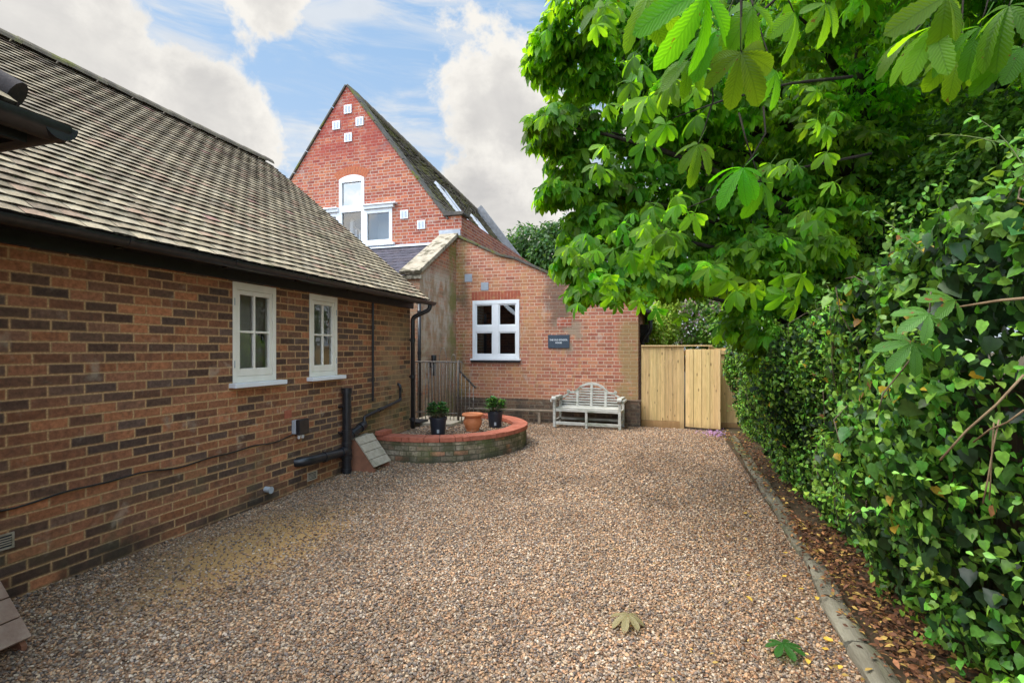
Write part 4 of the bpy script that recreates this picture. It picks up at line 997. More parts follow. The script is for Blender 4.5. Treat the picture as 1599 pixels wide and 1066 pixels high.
# low rail along the wall
lr = thing('low_rail', 'low weathered rail on short posts along the foot of the annex wall', 'rail', (-3.1, AY-.22, 0))
b = MB(); b.bar((-4.2, AY-.22, .27), (-2.15, AY-.22, .28), .09, .03); obj('rail', b, M_RAIL, lr, bevel=.004)
for x in (-3.95, -2.55):
    b = MB(); b.box(x-.03, x+.03, AY-.25, AY-.19, -.05, .253); obj('post', b, M_RAIL, lr, bevel=.004)

# ================================================================== RAISED BED
bed = thing('raised_bed', 'curved brick raised bed with bright red brick coping below the railing', 'raised bed', (-3.1, 7.6, 0))
BH = .275
b = MB(); L = 0
def offs(path, d):
    out = []
    for i, p in enumerate(path):
        tn = (path[min(i+1, len(path)-1)]-path[max(i-1, 0)]).normalized(); out.append(p+Vector((tn.y, -tn.x, 0))*-d)
    return out
BIN = offs(BEDP, .215)
for i in range(len(BEDP)-1):
    p, q = BEDP[i], BEDP[i+1]; l = (q-p).length
    b.add([(p.x, p.y, -.1), (q.x, q.y, -.1), (q.x, q.y, BH), (p.x, p.y, BH)], [(0, 1, 2, 3)], None, [(L, -.1), (L+l, -.1), (L+l, BH), (L, BH)]); L += l
obj('wall', b, M_BED, bed, smooth=True)
# coping bricks on edge, one mesh
cum = [0]
for i in range(len(BEDP)-1): cum.append(cum[-1]+(BEDP[i+1]-BEDP[i]).length)
OUTP, INP = offs(BEDP, -.02), offs(BEDP, .235)
def at(path, s):
    for i in range(len(path)-1):
        if cum[i+1] >= s: f_ = (s-cum[i])/(cum[i+1]-cum[i]); return path[i].lerp(path[i+1], f_)
    return path[-1]
b = MB(); s = .0; tot = cum[-1]
while s < tot-.02:
    e = min(s+random.choice((.108, .108, .22)), tot); dz_ = random.uniform(-.004, .004); k = random.uniform(-.004, .004)
    a, c, d, e2 = at(OUTP, s+.003), at(OUTP, e-.003), at(INP, e-.003), at(INP, s+.003)
    vs = [(p.x, p.y, z) for z in (BH+.002, BH+.072+dz_) for p in (a, c, d, e2)]
    b.add(vs, [(0, 3, 2, 1), (4, 5, 6, 7), (0, 1, 5, 4), (1, 2, 6, 5), (2, 3, 7, 6), (3, 0, 4, 7)]); s = e
obj('coping', b, M_REDB, bed, bevel=.007)
b = MB(); b.box(-3.995, -3.87, 6.36, 6.62, BH+.073, BH+.135); obj('end_brick', b, M_REDB, bed, bevel=.006)
b = MB(); b.add([(p.x, p.y, .265) for p in BIN]+[(-4.55, 9.2, .265), (-4.55, 6.5, .265)], [tuple(range(len(BIN)+2))]); obj('soil', b, M_DRIVE, bed)
n = 9000; x = rng.uniform(-4.5, -2.2, n); y = rng.uniform(6.4, 9.3, n)
inpoly = np.array([(p.x, p.y) for p in BIN]+[(-4.55, 9.2), (-4.55, 6.5)]); k = inside(x, y, inpoly) & ((x > -3.98) | (y > 7.45))
stone_field('bed_gravel', np.stack([x[k], y[k], np.full(k.sum(), .268)+rng.uniform(-.003, .008, k.sum())], 1), .0115, 'pale pea gravel filling the curved raised bed')
b = MB(); b.box(-4.35, -3.45, 7.85, 8.75, .27, .325); tag(obj('paving_slab', b, M_SLAB, bevel=.008), 'pale stone slab at the foot of the railing in the raised bed', 'paving slab')
b = MB(); b.box(-4.30, -3.98, 7.70, 8.05, .326, .36); tag(obj('boot_scraper', b, M_FASCIA, bevel=.006), 'dark metal mat on the slab beside the downpipe', 'mat')
# railing
rl = thing('railing', 'thin weathered iron railing with a dark sloping handrail beside the annex', 'railing', (-3.9, 8.28, .3))
b = MB(); b.tube([(-4.40, 8.28, 1.37), (-3.50, 8.28, 1.37)], .013, 8); obj('top_rail', b, M_IRONG, rl, smooth=True)
b = MB(); b.tube([(-4.40, 8.28, .45), (-3.50, 8.28, .45)], .010, 8); obj('bottom_rail', b, M_IRONG, rl, smooth=True)
for k in range(13):
    x = -4.36+k*.07; b = MB(); b.tube([(x, 8.28, .32), (x, 8.28, 1.37)], .0075, 6); obj('bar', b, M_IRONG, rl, smooth=True)
for x in (-4.40, -3.50):
    b = MB(); b.tube([(x, 8.28, .28), (x, 8.28, 1.40)], .018, 10); obj('post', b, M_IRON, rl, smooth=True)
b = MB(); b.tube(pipe_path([(-3.50, 8.28, 1.38), (-3.50, 8.30, 1.22), (-3.27, 8.45, .93), (-3.235, 8.47, .90)], .05), .021, 10); obj('handrail', b, M_IRON, rl, smooth=True)
for k in range(4):
    x = -3.45+k*.058; b = MB(); b.tube([(x, 8.30+k*.045, .30), (x, 8.30+k*.045, 1.16-k*.078)], .0075, 6); obj('bar', b, M_IRONG, rl, smooth=True)
# a second run of bars on the far side of the steps
b = MB(); b.tube([(-4.40, 8.75, 1.36), (-3.62, 8.75, 1.36)], .011, 8); obj('top_rail', b, M_IRONG, rl, smooth=True)
for k in range(11):
    x = -4.33+k*.07; b = MB(); b.tube([(x, 8.75, .30), (x, 8.75, 1.36)], .007, 6); obj('bar', b, M_IRON, rl, smooth=True)
for (xc, rr, hh) in ((-4.02, .075, .26), (-3.80, .05, .13)):
    b = MB(); b.tube([(xc+rr*math.cos(a), 8.75, 1.37+hh*math.sin(a)) for a in np.linspace(0, math.pi, 14)], .006, 6); obj('hoop', b, M_IRONG, rl, smooth=True)

# ================================================================== POTS
def potted(lab, loc, seed):
    t = thing('potted_plant', lab, 'potted plant', loc, 0, 'black pots of evergreen on the raised bed')
    b = MB(); b.lathe([(0, 0), (.098, 0), (.104, .012), (.128, .24), (.134, .243), (.134, .275), (.128, .278), (.122, .27), (.118, .225), (0, .225)], 36); obj('pot', b, M_POT, t, local=True, auto=35)
    b = MB(); b.lathe([(.1175, .228), (.08, .238), (0, .242)], 24); obj('soil', b, M_SOIL, t, local=True, smooth=True)
    d = (Vector((0, 0, 0))-Vector(loc)); d.z = 0; d.normalize(); sd = Vector((-d.y, d.x, 0))
    b = MB(); c = d*.1115
    vs = [c+sd*a+Vector((0, 0, z))+d*((z-.05)*.105+.0035) for a, z in ((-.018, .045), (.018, .045), (.018, .10), (-.018, .10))]
    b.add(vs, [(0, 1, 2, 3)]); o = obj('sticker', b, M_GREYBOX, t, local=True)
    # foliage: rosettes on short stems
    pos, c_, n_ = [], [], []; st = MB()
    rs = np.random.default_rng(seed)
    for k in range(26):
        a = rs.uniform(0, 6.28); rr = .155*math.sqrt(rs.random()); h = .37+.085*(1-(rr/.16)**2)+rs.uniform(-.05, .04)
        tip = np.array([rr*math.cos(a), rr*math.sin(a), h]); st.tube([(tip[0]*.35, tip[1]*.35, .235), tuple(tip)], .004, 5)
        for lvl in range(3):
            for q in range(6):
                b_ = q*1.047+lvl*.5+rs.uniform(-.3, .3); el = (.2, .55, 1.0)[lvl]+rs.uniform(-.25, .25)
                dr = np.array([math.cos(b_)*math.cos(el), math.sin(b_)*math.cos(el), math.sin(el)])
                pos.append(tip-np.array([0, 0, .035*(2-lvl)])); c_.append(dr); n_.append(np.array([-math.cos(b_)*math.sin(el), -math.sin(b_)*math.sin(el), math.cos(el)]))
    n = len(pos); pos = np.array(pos)+np.array(loc)
    leaf_mesh('foliage', *OVAL, pos, mk_frames(np.array(c_), np.array(n_)), rs.uniform(.06, .092, n), leaf_cols(n, (.05, .135, .04), .4, (.10, .17, .06), .15), M_IVY, t)
    obj('stem', st, M_STEM, t, local=True); return t
potted('black pot of dark evergreen in front of the railing, nearer the cottage', (-3.33, 7.07, .275), 3)
potted('black pot of dark evergreen near the rounded outer end of the raised bed', (-2.73, 8.05, .275), 5)
tp = thing('terracotta_pot', 'empty orange terracotta pot with a wide rim between two black pots', 'pot', (-2.95, 7.57, .275))
b = MB(); b.lathe([(0, 0), (.098, 0), (.106, .012), (.100, .025), (.128, .07), (.147, .125), (.150, .165), (.140, .205), (.131, .228)], 40); obj('body', b, M_TERRA, tp, local=True, auto=40)
b = MB(); b.lathe([(.131, .228), (.150, .236), (.172, .246), (.178, .262), (.174, .278), (.160, .288), (.140, .283), (.124, .262), (.118, .215), (0, .2)], 40); rm = obj('rim', b, M_TERRA, tp, local=True, auto=50)
b = MB(); b.lathe([(.122, .205), (.06, .212), (0, .214)], 24); obj('soil', b, M_SOIL, tp, local=True)

# ================================================================== BENCH
bn = thing('garden_bench', 'weathered grey garden bench with arched slatted back and scrolled arms', 'bench', (-1.46, 10.33, 0), R(-3.5))
HW = .665; FY, BY = -.25, .20
def part(name, mb, bev=.005): return obj(name, mb, M_BENCH, bn, local=True, bevel=bev)
for sgn in (-1, 1):
    b = MB(); b.box(sgn*HW-.028, sgn*HW+.028, FY-.028, FY+.028, 0, .56); part('leg', b)
    b = MB(); b.bar((sgn*HW, BY, 0), (sgn*HW, BY+.07, .60), .05, .055, (0, 1, 0)); part('leg', b)
    b = MB(); b.box(sgn*HW-.02, sgn*HW+.02, FY+.03, BY-.03, .10, .15); b.box(sgn*HW-.02, sgn*HW+.02, FY+.03, BY-.02, .31, .37); part('side_rail', b)
    b = MB(); pr = []
    for k in range(17):
        a = -math.pi*.75+k*(math.pi*1.5)/16; pr.append((FY-.012+.050*math.cos(a+math.pi), .585+.050*math.sin(a)))
    b.tube([(sgn*HW-.045, FY-.03, .585), (sgn*HW+.045, FY-.03, .585)], .050, 18); b.tube([(sgn*HW-.052, FY-.03, .585), (sgn*HW+.052, FY-.03, .585)], .020, 12)
    b.box(sgn*HW-.038, sgn*HW+.038, FY, BY+.05, .585, .622); b.tube([(sgn*(HW+.052), FY-.05, .55), (sgn*(HW+.052), BY, .55)], .035, 10)
    part('arm', b, .004)
b = MB(); b.box(-.025, .025, FY-.022, FY+.022, 0.0, .325); part('leg', b)
b = MB(); b.box(-HW+.03, HW-.03, FY-.022, FY+.022, .325, .385); b.box(-HW+.03, -.026, FY-.018, FY+.018, .055, .115); b.box(.026, HW-.03, FY-.018, FY+.018, .055, .115); b.box(-HW+.03, HW-.03, BY-.02, BY+.02, .10, .15); part('front_rail', b)
for k in range(6):
    y = FY+.03+k*.076; b = MB(); b.box(-HW+.03, HW-.03, y, y+.064, .386-.004*k, .406-.004*k); part('seat_slat', b, .003)
prof = [(0, .895), (.07, .890), (.14, .873), (.21, .842), (.27, .800), (.315, .752), (.345, .722), (.38, .705), (.44, .700), (.49, .697), (.515, .66), (.56, .632), (.61, .600), (.65, .575)]
def ztop(x):
    x = abs(x)
    for (a, za), (c, zc) in zip(prof[:-1], prof[1:]):
        if a <= x <= c: return za+(zc-za)*(x-a)/(c-a)
    return .57
yb = lambda z: BY+.07*(z/.6)
full = [(-x, z) for x, z in reversed(prof)]+prof[1:]
b = MB(); vs, fs = [], []
for (x, z) in full:
    for h in (-.052, .0):
        for d in (-.022, .022): vs.append((x, yb(z)+d, z+h))
for i in range(len(full)-1):
    a = 4*i; c = a+4; fs += [(a, c, c+1, a+1), (a+2, a+3, c+3, c+2), (a, a+2, c+2, c), (a+1, c+1, c+3, a+3)]
fs += [(0, 1, 3, 2), (4*len(full)-4, 4*len(full)-2, 4*len(full)-1, 4*len(full)-3)]; b.add(vs, fs)
for s_ in (-1, 1): b.tube([(s_*.50, yb(.68)-.026, .695), (s_*.50, yb(.68)+.026, .695)], .035, 14)
part('top_rail', b, .004)
for x in (-.30, 0, .30):
    b = MB(); zt = ztop(x)-.05; b.bar((x, yb(.37), .37), (x, yb(zt), zt), .05, .034, (0, 1, 0)); part('stile', b, .003)
for k in range(8):
    z = .445+k*.054; xm = max([x for x, zz in prof if zz-.055 > z] or [0])
    if xm < .1: continue
    xm = min(xm+.01, .64); b = MB(); b.box(-xm, xm, yb(z)-.010, yb(z)+.010, z-.015, z+.015); part('back_slat', b, .002)
b = MB(); b.box(-HW+.03, HW-.03, yb(.39)-.02, yb(.39)+.02, .36, .41); part('back_rail', b)

# ================================================================== TIMBER FENCE AND GATE
def boards(mb, x0, x1, y, z0, z1, w=.078, M=None, th=.02):
    x = x0; k = 0
    while x < x1-.01:
        c = random.uniform(.88, 1.10); e = min(x+w, x1); col = (.74*c, .54*c*random.uniform(.95, 1.03), .255*c)
        yy = y-(.008 if k % 2 else 0); mb.box(x+.0015, e-.0015, yy, yy+th, z0, z1+random.uniform(-.004, .004), M, col); x = e; k += 1
fn = thing('timber_fence', 'pale new close board timber fence between annex and hedge', 'fence', (.4, 10.78, 0))
b = MB(); boards(b, -.43, .33, 10.76, .13, 1.655); obj('board_panel', b, M_FENCE, fn)
b = MB(); boards(b, .98, 1.9, 10.84, .13, 1.62); obj('board_panel', b, M_FENCE, fn)
GB = (.48, .30, .14)
b = MB(); b.box(-.43, .33, 10.745, 10.775, -.03, .125, None, GB); b.box(.98, 1.9, 10.83, 10.86, -.03, .125, None, GB); obj('gravel_board', b, M_FENCE, fn)
for x, y in ((.37, 10.80), (.94, 10.86)):
    b = MB(); b.box(x-.045, x+.045, y-.05, y+.04, -.05, 1.65, None, (.70, .50, .255)); obj('post', b, M_FENCE, fn, bevel=.004)
b = MB(); b.box(-.43, 1.9, 10.80, 10.835, 1.50, 1.57, None, (.66, .47, .24)); obj('cross_rail', b, M_FENCE, fn); b = MB(); b.box(-.43, .95, 10.72, 10.80, 1.657, 1.685, None, (.72, .52, .27)); obj('top_rail', b, M_FENCE, fn)
gt = thing('timber_gate', 'pale timber board gate standing slightly ajar in the fence', 'gate', (.44, 10.72, 0), R(-15))
b = MB(); boards(b, .0, .66, 0, .03, 1.60, .078); obj('board_panel', b, M_FENCE, gt, local=True)
b = MB()
for z in (.25, .85, 1.42): b.box(.03, .63, .021, .06, z-.045, z+.045, None, (.54, .38, .19))
b.box(.625, .665, -.018, .06, .03, 1.60, None, (.74, .54, .28)); obj('brace', b, M_FENCE, gt, local=True)

# ================================================================== LOG EDGING, OLD FENCE, LITTER
def sleeper(y0, y1, x0, x1, lab, r):
    b = MB(); n = 14; m = 12; vs, fs = [], []
    rs = random.Random(int(y0*100))
    for i in range(n+1):
        s = i/n; y = y0+(y1-y0)*s; x = x0+(x1-x0)*s+.008*math.sin(y*5)
        for k in range(m):
            a = 2*math.pi*k/m; ca, sa = math.cos(a), math.sin(a); q = 1/max(abs(ca), abs(sa))**.72
            rr = r*q*(1+rs.uniform(-.10, .09)); vs.append((x+rr*ca*1.15, y, .025+rr*sa*.72))
    for i in range(n):
        for k in range(m): k2 = (k+1) % m; fs.append((i*m+k, (i+1)*m+k, (i+1)*m+k2, i*m+k2))
    fs += [tuple(range(m)), tuple(reversed(range(n*m, n*m+m)))]; b.add(vs, fs)
    tag(obj('log_edging', b, M_LOG, auto=50), lab, 'log', 'timber logs edging the gravel')
sleeper(1.0, 3.03, .965, .99, 'weathered edging log nearest the camera, at the foot of the ivy', .058)
sleeper(3.05, 4.30, .985, 1.07, 'weathered edging log, second along from the camera, with leaves over its ends', .057)
sleeper(4.32, 6.6, 1.065, 1.13, 'weathered edging log, third along from the camera beside the brown leaf litter', .057)
sleeper(6.62, 9.6, 1.13, 1.19, 'weathered edging log farthest from the camera, ending by the timber gate', .055)
of = thing('board_fence', 'old dark board fence almost hidden under the ivy', 'fence', (1.62, 5, 0))
b = MB()
for k in range(66):
    y = .6+k*.152; h = 1.45+random.uniform(-.04, .04); b.box(1.56+random.uniform(0, .012), 1.585, y, y+.146, .03, h)
obj('board_panel', b, M_OLDF, of)
for k in range(6):
    y = 1.3+k*1.8; b = MB(); b.box(1.50, 1.56, y-.05, y+.05, -.05, 1.35); obj('post', b, M_OLDF, of, bevel=.005)
# leaf litter
n = 6800; y = rng.uniform(1.6, 10, n)**1.0; x = np.where(rng.random(n) < .70, rng.uniform(1.04, 1.45, n), 1.1-np.abs(rng.normal(0, .62, n)))
y = np.where(rng.random(n) < .5, rng.uniform(1.8, 5, n), y)
z = np.where(x > 1.05, .035+rng.uniform(0, .05, n), np.maximum(0, .016*np.sin(x*1.7+y*.6)*np.sin(y*1.1))+.010+rng.uniform(0, .014, n)); z = np.where(np.abs(x-1.05) < .09, z+.055, z)
c = rnd_dir(n); c[:, 2] *= .25; nn = np.tile([0, 0, 1.0], (n, 1))+rng.normal(0, .45, (n, 3))
lc = np.array([(.20, .085, .04), (.12, .055, .03), (.26, .12, .05), (.08, .04, .025), (.32, .16, .065), (.40, .26, .07), (.10, .05, .03), (.15, .065, .035)])[rng.integers(0, 8, n)]*np.exp(rng.normal(0, .25, (n, 1)))
o = leaf_mesh('leaf_litter', *OVAL, np.stack([x, y, z], 1), mk_frames(c, nn), rng.uniform(.016, .055, n)*np.where(x < .95, .6, 1), lc, M_DEAD)
tag(o, 'brown and orange fallen leaves drifted between edging logs and ivy', 'leaf litter', kind='stuff')
n = 260; x = rng.normal(1.02, .16, n); y = rng.normal(10.15, .2, n)
o = leaf_mesh('fallen_petals', *OVAL, np.stack([x, y, np.full(n, .02)], 1), mk_frames(rnd_dir(n)*[1, 1, .2], np.tile([0, 0, 1.0], (n, 1))+rng.normal(0, .3, (n, 3))), rng.uniform(.03, .05, n), leaf_cols(n, (.50, .30, .52), .2), M_PETAL)
tag(o, 'fallen mauve petals on the gravel in front of the gate', 'petals', kind='stuff')
for i, (u, v) in enumerate([(1175, 947), (1251, 975), (1285, 1006), (1298, 1012), (1276, 945), (1290, 1020), (1226, 868), (1252, 925), (1310, 1055), (1160, 806), (1208, 750), (1262, 1047), (1222, 905)]):
    r = ray(u, v); t = EYE/-r.z; p = r*t
    a = random.uniform(0, 6.28); tv, tu, tf = leaflet(4, .34, .3, -.12)
    o = leaf_mesh('fallen_leaf', tv, tu, tf, [(0, 0, 0)], mk_frames([(math.cos(a), math.sin(a), .05)], [(random.uniform(-.3, .3), random.uniform(-.3, .3), 1)]), [random.uniform(.035, .055)], [(.62, .40, .06)], M_DEAD)
    o.location = (p.x, p.y, .034); tag(o, 'small yellow fallen leaf lying on gravel near the edging log', 'leaf', 'yellow leaves scattered on the gravel')
def ground_palm(name, lab, u, v, size, ang, col, mat, droop):
    r = ray(u, v); t = EYE/-r.z; p = r*t
    tv, tu, tf = palm(10, .17, droop, .06, .05, 7, .9)
    o = leaf_mesh(name, tv, tu, tf, [(0, 0, 0)], mk_frames([(math.cos(ang), math.sin(ang), .0)], [(0, 0, 1)]), [size], [col], mat); o.location = (p.x, p.y, .05)
    tag(o, lab, 'leaf')
ground_palm('chestnut_leaf', 'fresh green fan of chestnut leaflets lying on the gravel', 1222, 1018, .125, R(-75), (.05, .16, .035), M_CHEST, .12)
ground_palm('chestnut_leaf', 'curled brown and pale green dead chestnut leaf on the gravel', 980, 972, .13, R(-95), (.30, .25, .12), M_BLIGHT, .3)

# ================================================================== IVY HEDGE
hg = thing('ivy_hedge', 'dense glossy ivy hedge bulging over the old fence on the right', 'hedge', (1.6, 5, 0))
def hedge_profile(y, s):
    """point and outward normal on the hedge face; s 0 (foot) .. 1 (back of the crown)"""
    bul = .13*np.sin(y*1.9+1+s*2)+.10*np.sin(y*4.1+s*7)+.06*np.sin(y*9+s*11)+.07*np.sin(s*16+y*1.3)
    top = 1.66+.44*np.clip((7.5-y)/5, 0, 1)
    z = np.where(s < .55, .02+s/.55*top, top+(s-.55)/.45*.75)
    x = np.where(s < .55, 1.50-.14*np.sin(np.clip(s/.55, 0, 1)*2.6)-bul*np.clip(s/.3, .3, 1), 1.40+((s-.55)/.45)**1.1*1.9-bul)
    x = x-.11+.10*np.clip((y-7.0)/3.0, 0, 1)-.10*np.clip((5.0-y)/2.5, 0, 1)
    nx_ = np.where(s < .5, -1.0, -.55); nz_ = np.where(s < .5, .25, .85)
    return np.stack([x, y, z], 1), np.stack([nx_, -.25+0*y, nz_], 1)
def hedge_layer(n, y0, y1, s0, s1, size, base, inset, var, alt, altp, clump=True):
    y = rng.uniform(y0, y1, n); s = rng.uniform(s0, s1, n)
    if clump:
        dn = np.sin(y*3.3+s*7)*np.sin(s*13-y*1.9)+.6*np.sin(y*7.1+2)*np.sin(s*19+y*3)
        low = np.where(s < .22, .55+2.0*s, 1.0)
        k = rng.random(n) < np.clip(.62+.45*dn, .12, 1)*low; y, s = y[k], s[k]
    n = len(y); p, nm = hedge_profile(y, s)
    p = p - unit(nm)*np.abs(rng.normal(0, inset, n))[:, None]+rng.normal(0, .02, (n, 3))
    nm = unit(unit(nm)+rng.normal(0, .48, (n, 3))); dn = np.array([0, -.1, -1.0])+rng.normal(0, .6, (n, 3))
    return p, mk_frames(dn, nm), rng.uniform(*size, n), leaf_cols(n, base, var, alt, altp)
Ls = [hedge_layer(32000, 1.2, 4.2, .02, 1, (.022, .058), (.075, .190, .025), .10, .6, (.21, .38, .05), .28),
      hedge_layer(56000, 4.2, 10.6, .02, 1, (.024, .048), (.088, .215, .027), .08, .6, (.23, .39, .05), .3),
      hedge_layer(600, 1.2, 4.5, .25, 1, (.08, .11), (.055, .135, .022), .03, .4, (.15, .27, .04), .2),
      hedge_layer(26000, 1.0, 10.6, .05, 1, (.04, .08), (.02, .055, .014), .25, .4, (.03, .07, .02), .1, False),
      hedge_layer(320, 1.2, 7, .1, .7, (.035, .06), (.52, .34, .04), .03, .3, (.40, .18, .08), .4)]
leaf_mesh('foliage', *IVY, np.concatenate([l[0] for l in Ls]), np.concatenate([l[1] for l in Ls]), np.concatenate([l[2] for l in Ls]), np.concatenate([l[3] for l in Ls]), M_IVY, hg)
sp, sf, ssz, ssk = [], [], [], []
for k in range(330):                          # leafy shoots standing out of the face
    y = random.uniform(1.6, 10.2); q0, nm = hedge_profile(np.array([y]), np.array([random.uniform(.12, .95)])); q0 = q0[0]; nm = unit(nm)[0]
    d = unit(nm*.8+rng.normal(0, .5, 3)+np.array([0, -.1, .25])); L_ = random.uniform(.10, .34); m_ = int(L_*38)
    colr = leaf_cols(1, (.17, .34, .045), .25)[0]
    for j in range(m_):
        f_ = (j+.5)/m_; pp = q0+d*L_*f_+np.array([0, 0, -.22*(f_*L_)**1.5]); sd_ = unit(rng.normal(0, 1, 3)); sp.append(pp); sf.append((unit(d*.6+sd_*.9+np.array([0, 0, -.3])), unit(np.array([-.4, -.2, .9])+rng.normal(0, .4, 3))))
        ssz.append(random.uniform(.028, .055)*(1.1-.5*f_)); ssk.append(colr*random.uniform(.75, 1.25))
leaf_mesh('foliage', *leaflet(4, .30, .3, .25), np.array(sp), mk_frames(np.array([a for a, c in sf]), np.array([c for a, c in sf])), np.array(ssz), np.array(ssk), M_IVY, hg)
for k in range(84):
    y = random.uniform(1.5, 10.3); s = random.uniform(.05, .9); pts = []
    dy_ = random.uniform(-.5, .5); dsn = random.uniform(.05, .25)
    for q in range(6):
        p, nm = hedge_profile(np.array([y+dy_*q/5]), np.array([min(.99, s+dsn*q/5)]))
        p = p[0]+unit(nm)[0]*(.02+.03*math.sin(q*1.3+k)); pts.append(tuple(p))
    st = MB(); st.tube(pts, .0035, 5); obj('stem', st, M_STEM, hg, smooth=True)
for (a, c, r_) in (((1468, 718, 1.75), (1599, 585, 1.55), .0038), ((1560, 655, 1.7), (1535, 785, 1.75), .0026), ((1552, 660, 1.72), (1545, 780, 1.78), .0024), ((1520, 690, 1.8), (1599, 640, 1.6), .003)):
    p, q = P(*a), P(*c); st = MB(); st.tube([p, p.lerp(q, .35)+Vector((0, 0, .008)), p.lerp(q, .7)-Vector((0, 0, .006)), q], r_, 7); obj('twig', st, M_TWIG, hg, smooth=True)
M_GREENST = pbr('green_stem', (.10, .14, .04), (.16, .17, .07), 20, .7, .2)
tp_, tc_, tn_, ts_, tk_ = [], [], [], [], []
for k in range(60):       # whippy leafy tendrils above the crown of the hedge
    y = random.uniform(1.9, 8.0); p, nm = hedge_profile(np.array([y]), np.array([random.uniform(.50, .92)])); p = Vector(p[0]); d = Vector((random.uniform(-.5, .2), random.uniform(-.5, .4), random.uniform(.4, 1.0))).normalized()
    L_ = random.uniform(.18, .55); sw = Vector((random.uniform(-.3, .3), random.uniform(-.3, .3), -.25)); pts = [p+d*L_*f_+sw*L_*f_*f_ for f_ in np.linspace(0, 1, 9)]
    if k < 40:
        st = MB(); st.tube(pts, [.0026-.0018*f_ for f_ in np.linspace(0, 1, 9)], 5); obj('tendril', st, M_GREENST, hg, smooth=True)
    kc = leaf_cols(1, (.14, .31, .045), .3)[0]
    for j in range(int(L_*46)):
        f_ = random.uniform(.05, 1); q = p+d*L_*f_+sw*L_*f_*f_; tp_.append(tuple(q)); tc_.append(tuple(rng.normal(0, 1, 3)*[1, 1, .5]+np.array([0, 0, -.3]))); tn_.append(tuple(np.array([-.3, -.3, .9])+rng.normal(0, .45, 3))); ts_.append(random.uniform(.028, .060)*(1.15-.55*f_)); tk_.append(kc*random.uniform(.75, 1.25))
leaf_mesh('foliage', *leaflet(5, .26, .3, .3), np.array(tp_), mk_frames(np.array(tc_), np.array(tn_)), np.array(ts_), np.array(tk_), M_IVY, hg)

# ================================================================== HORSE CHESTNUT
TB = Vector((2.75, 8.2, 0))
ct = thing('chestnut_tree', 'big horse chestnut with drooping fans of leaves overhanging the drive', 'tree', TB)
b = MB(); b.tube([TB+Vector((0, 0, -.1)), TB+Vector((.0, 0, .4)), TB+Vector((-.03, .02, 1.6)), TB+Vector((.02, .0, 3.2)), TB+Vector((-.02, .05, 5.2)), TB+Vector((.1, .1, 7.5))], [.36, .27, .22, .19, .15, .08], 16); obj('trunk', b, M_BARK, ct, smooth=True)
CL = []                                     # (centre, radii, leaf count)
def cl(u, v, t, ru, rv, n, dep=.5):
    c = P(u, v, t); CL.append((c, ru*t/F_PX, rv*t/F_PX, dep, n))
for a in [(905, 25, 5.0, 62, 36, 60), (858, 75, 5.3, 38, 34, 40), (905, 110, 5.6, 60, 40, 55), (852, 190, 5.1, 36, 18, 28), (895, 195, 5.6, 55, 30, 45), (885, 250, 5.8, 36, 26, 32), (868, 292, 5.4, 34, 12, 18),
          (935, 285, 5.8, 60, 30, 48), (925, 345, 5.7, 55, 32, 50), (905, 400, 5.2, 44, 26, 42), (930, 440, 5.0, 44, 22, 40), (985, 425, 5.3, 60, 34, 60), (1000, 365, 5.7, 75, 42, 70), (1050, 430, 5.8, 60, 28, 55),
          (1010, 285, 6.0, 80, 46, 75), (1000, 190, 6.0, 85, 50, 80), (1000, 90, 5.8, 85, 60, 85), (980, 10, 5.5, 80, 40, 60), (1100, 330, 6.3, 80, 60, 90), (1110, 415, 6.2, 60, 34, 60), (1100, 220, 6.5, 80, 70, 80), (1100, 90, 6.3, 90, 90, 90),
          (1165, 500, 6.0, 36, 40, 26), (1200, 550, 6.0, 28, 34, 16), (1200, 430, 6.0, 70, 60, 80), (1210, 300, 6.6, 80, 80, 90), (1220, 150, 6.8, 80, 90, 80), (1240, 20, 6.5, 90, 60, 70), (1300, 420, 6.2, 60, 50, 50),
          (1320, 250, 8.6, 90, 110, 50), (1340, 90, 8.4, 100, 100, 60), (1460, 50, 8.0, 100, 80, 50), (1300, 330, 6.4, 60, 45, 45), (1330, 240, 6.6, 70, 60, 60), (1350, 130, 6.8, 70, 70, 60), (1250, 180, 6.0, 60, 60, 55), (1400, 230, 6.8, 60, 60, 45), (1340, 20, 6.8, 80, 50, 50), (1460, 160, 7.2, 70, 60, 40), (1260, 380, 5.8, 55, 36, 45), (1180, 390, 5.6, 60, 36, 50), (1085, 425, 5.3, 50, 20, 30), (1140, 150, 5.6, 60, 50, 50), (1050, 60, 5.3, 60, 50, 50), (1060, 150, 5.4, 60, 50, 50), (1280, 520, 6.2, 36, 36, 16)]: cl(*a)
for _ in range(46):                          # the rest of the crown, above and behind the view
    x, y, z = rng.uniform(-1.2, 5.5), rng.uniform(4.0, 10.5), rng.uniform(4.8, 8.5)
    if x < .2 and z > 6.5: continue
    if z > 2.6+ .70*math.hypot(x, y) or x > 1.4: CL.append((Vector((x, y, z)), .85, .45, .8, 60))
for _ in range(46):                          # unseen boughs added above the frame to shade the crown's right interior
    x, y = rng.uniform(1.3, 5.5), rng.uniform(2.6, 7.2)
    z = max(4.9, 1.6+.70*(y*CY-x*SY)+.75)+rng.uniform(0, 1.8); CL.append((Vector((x, y, z)), .85, .40, .8, 55))
pos, cc, nn, clk = [], [], [], []
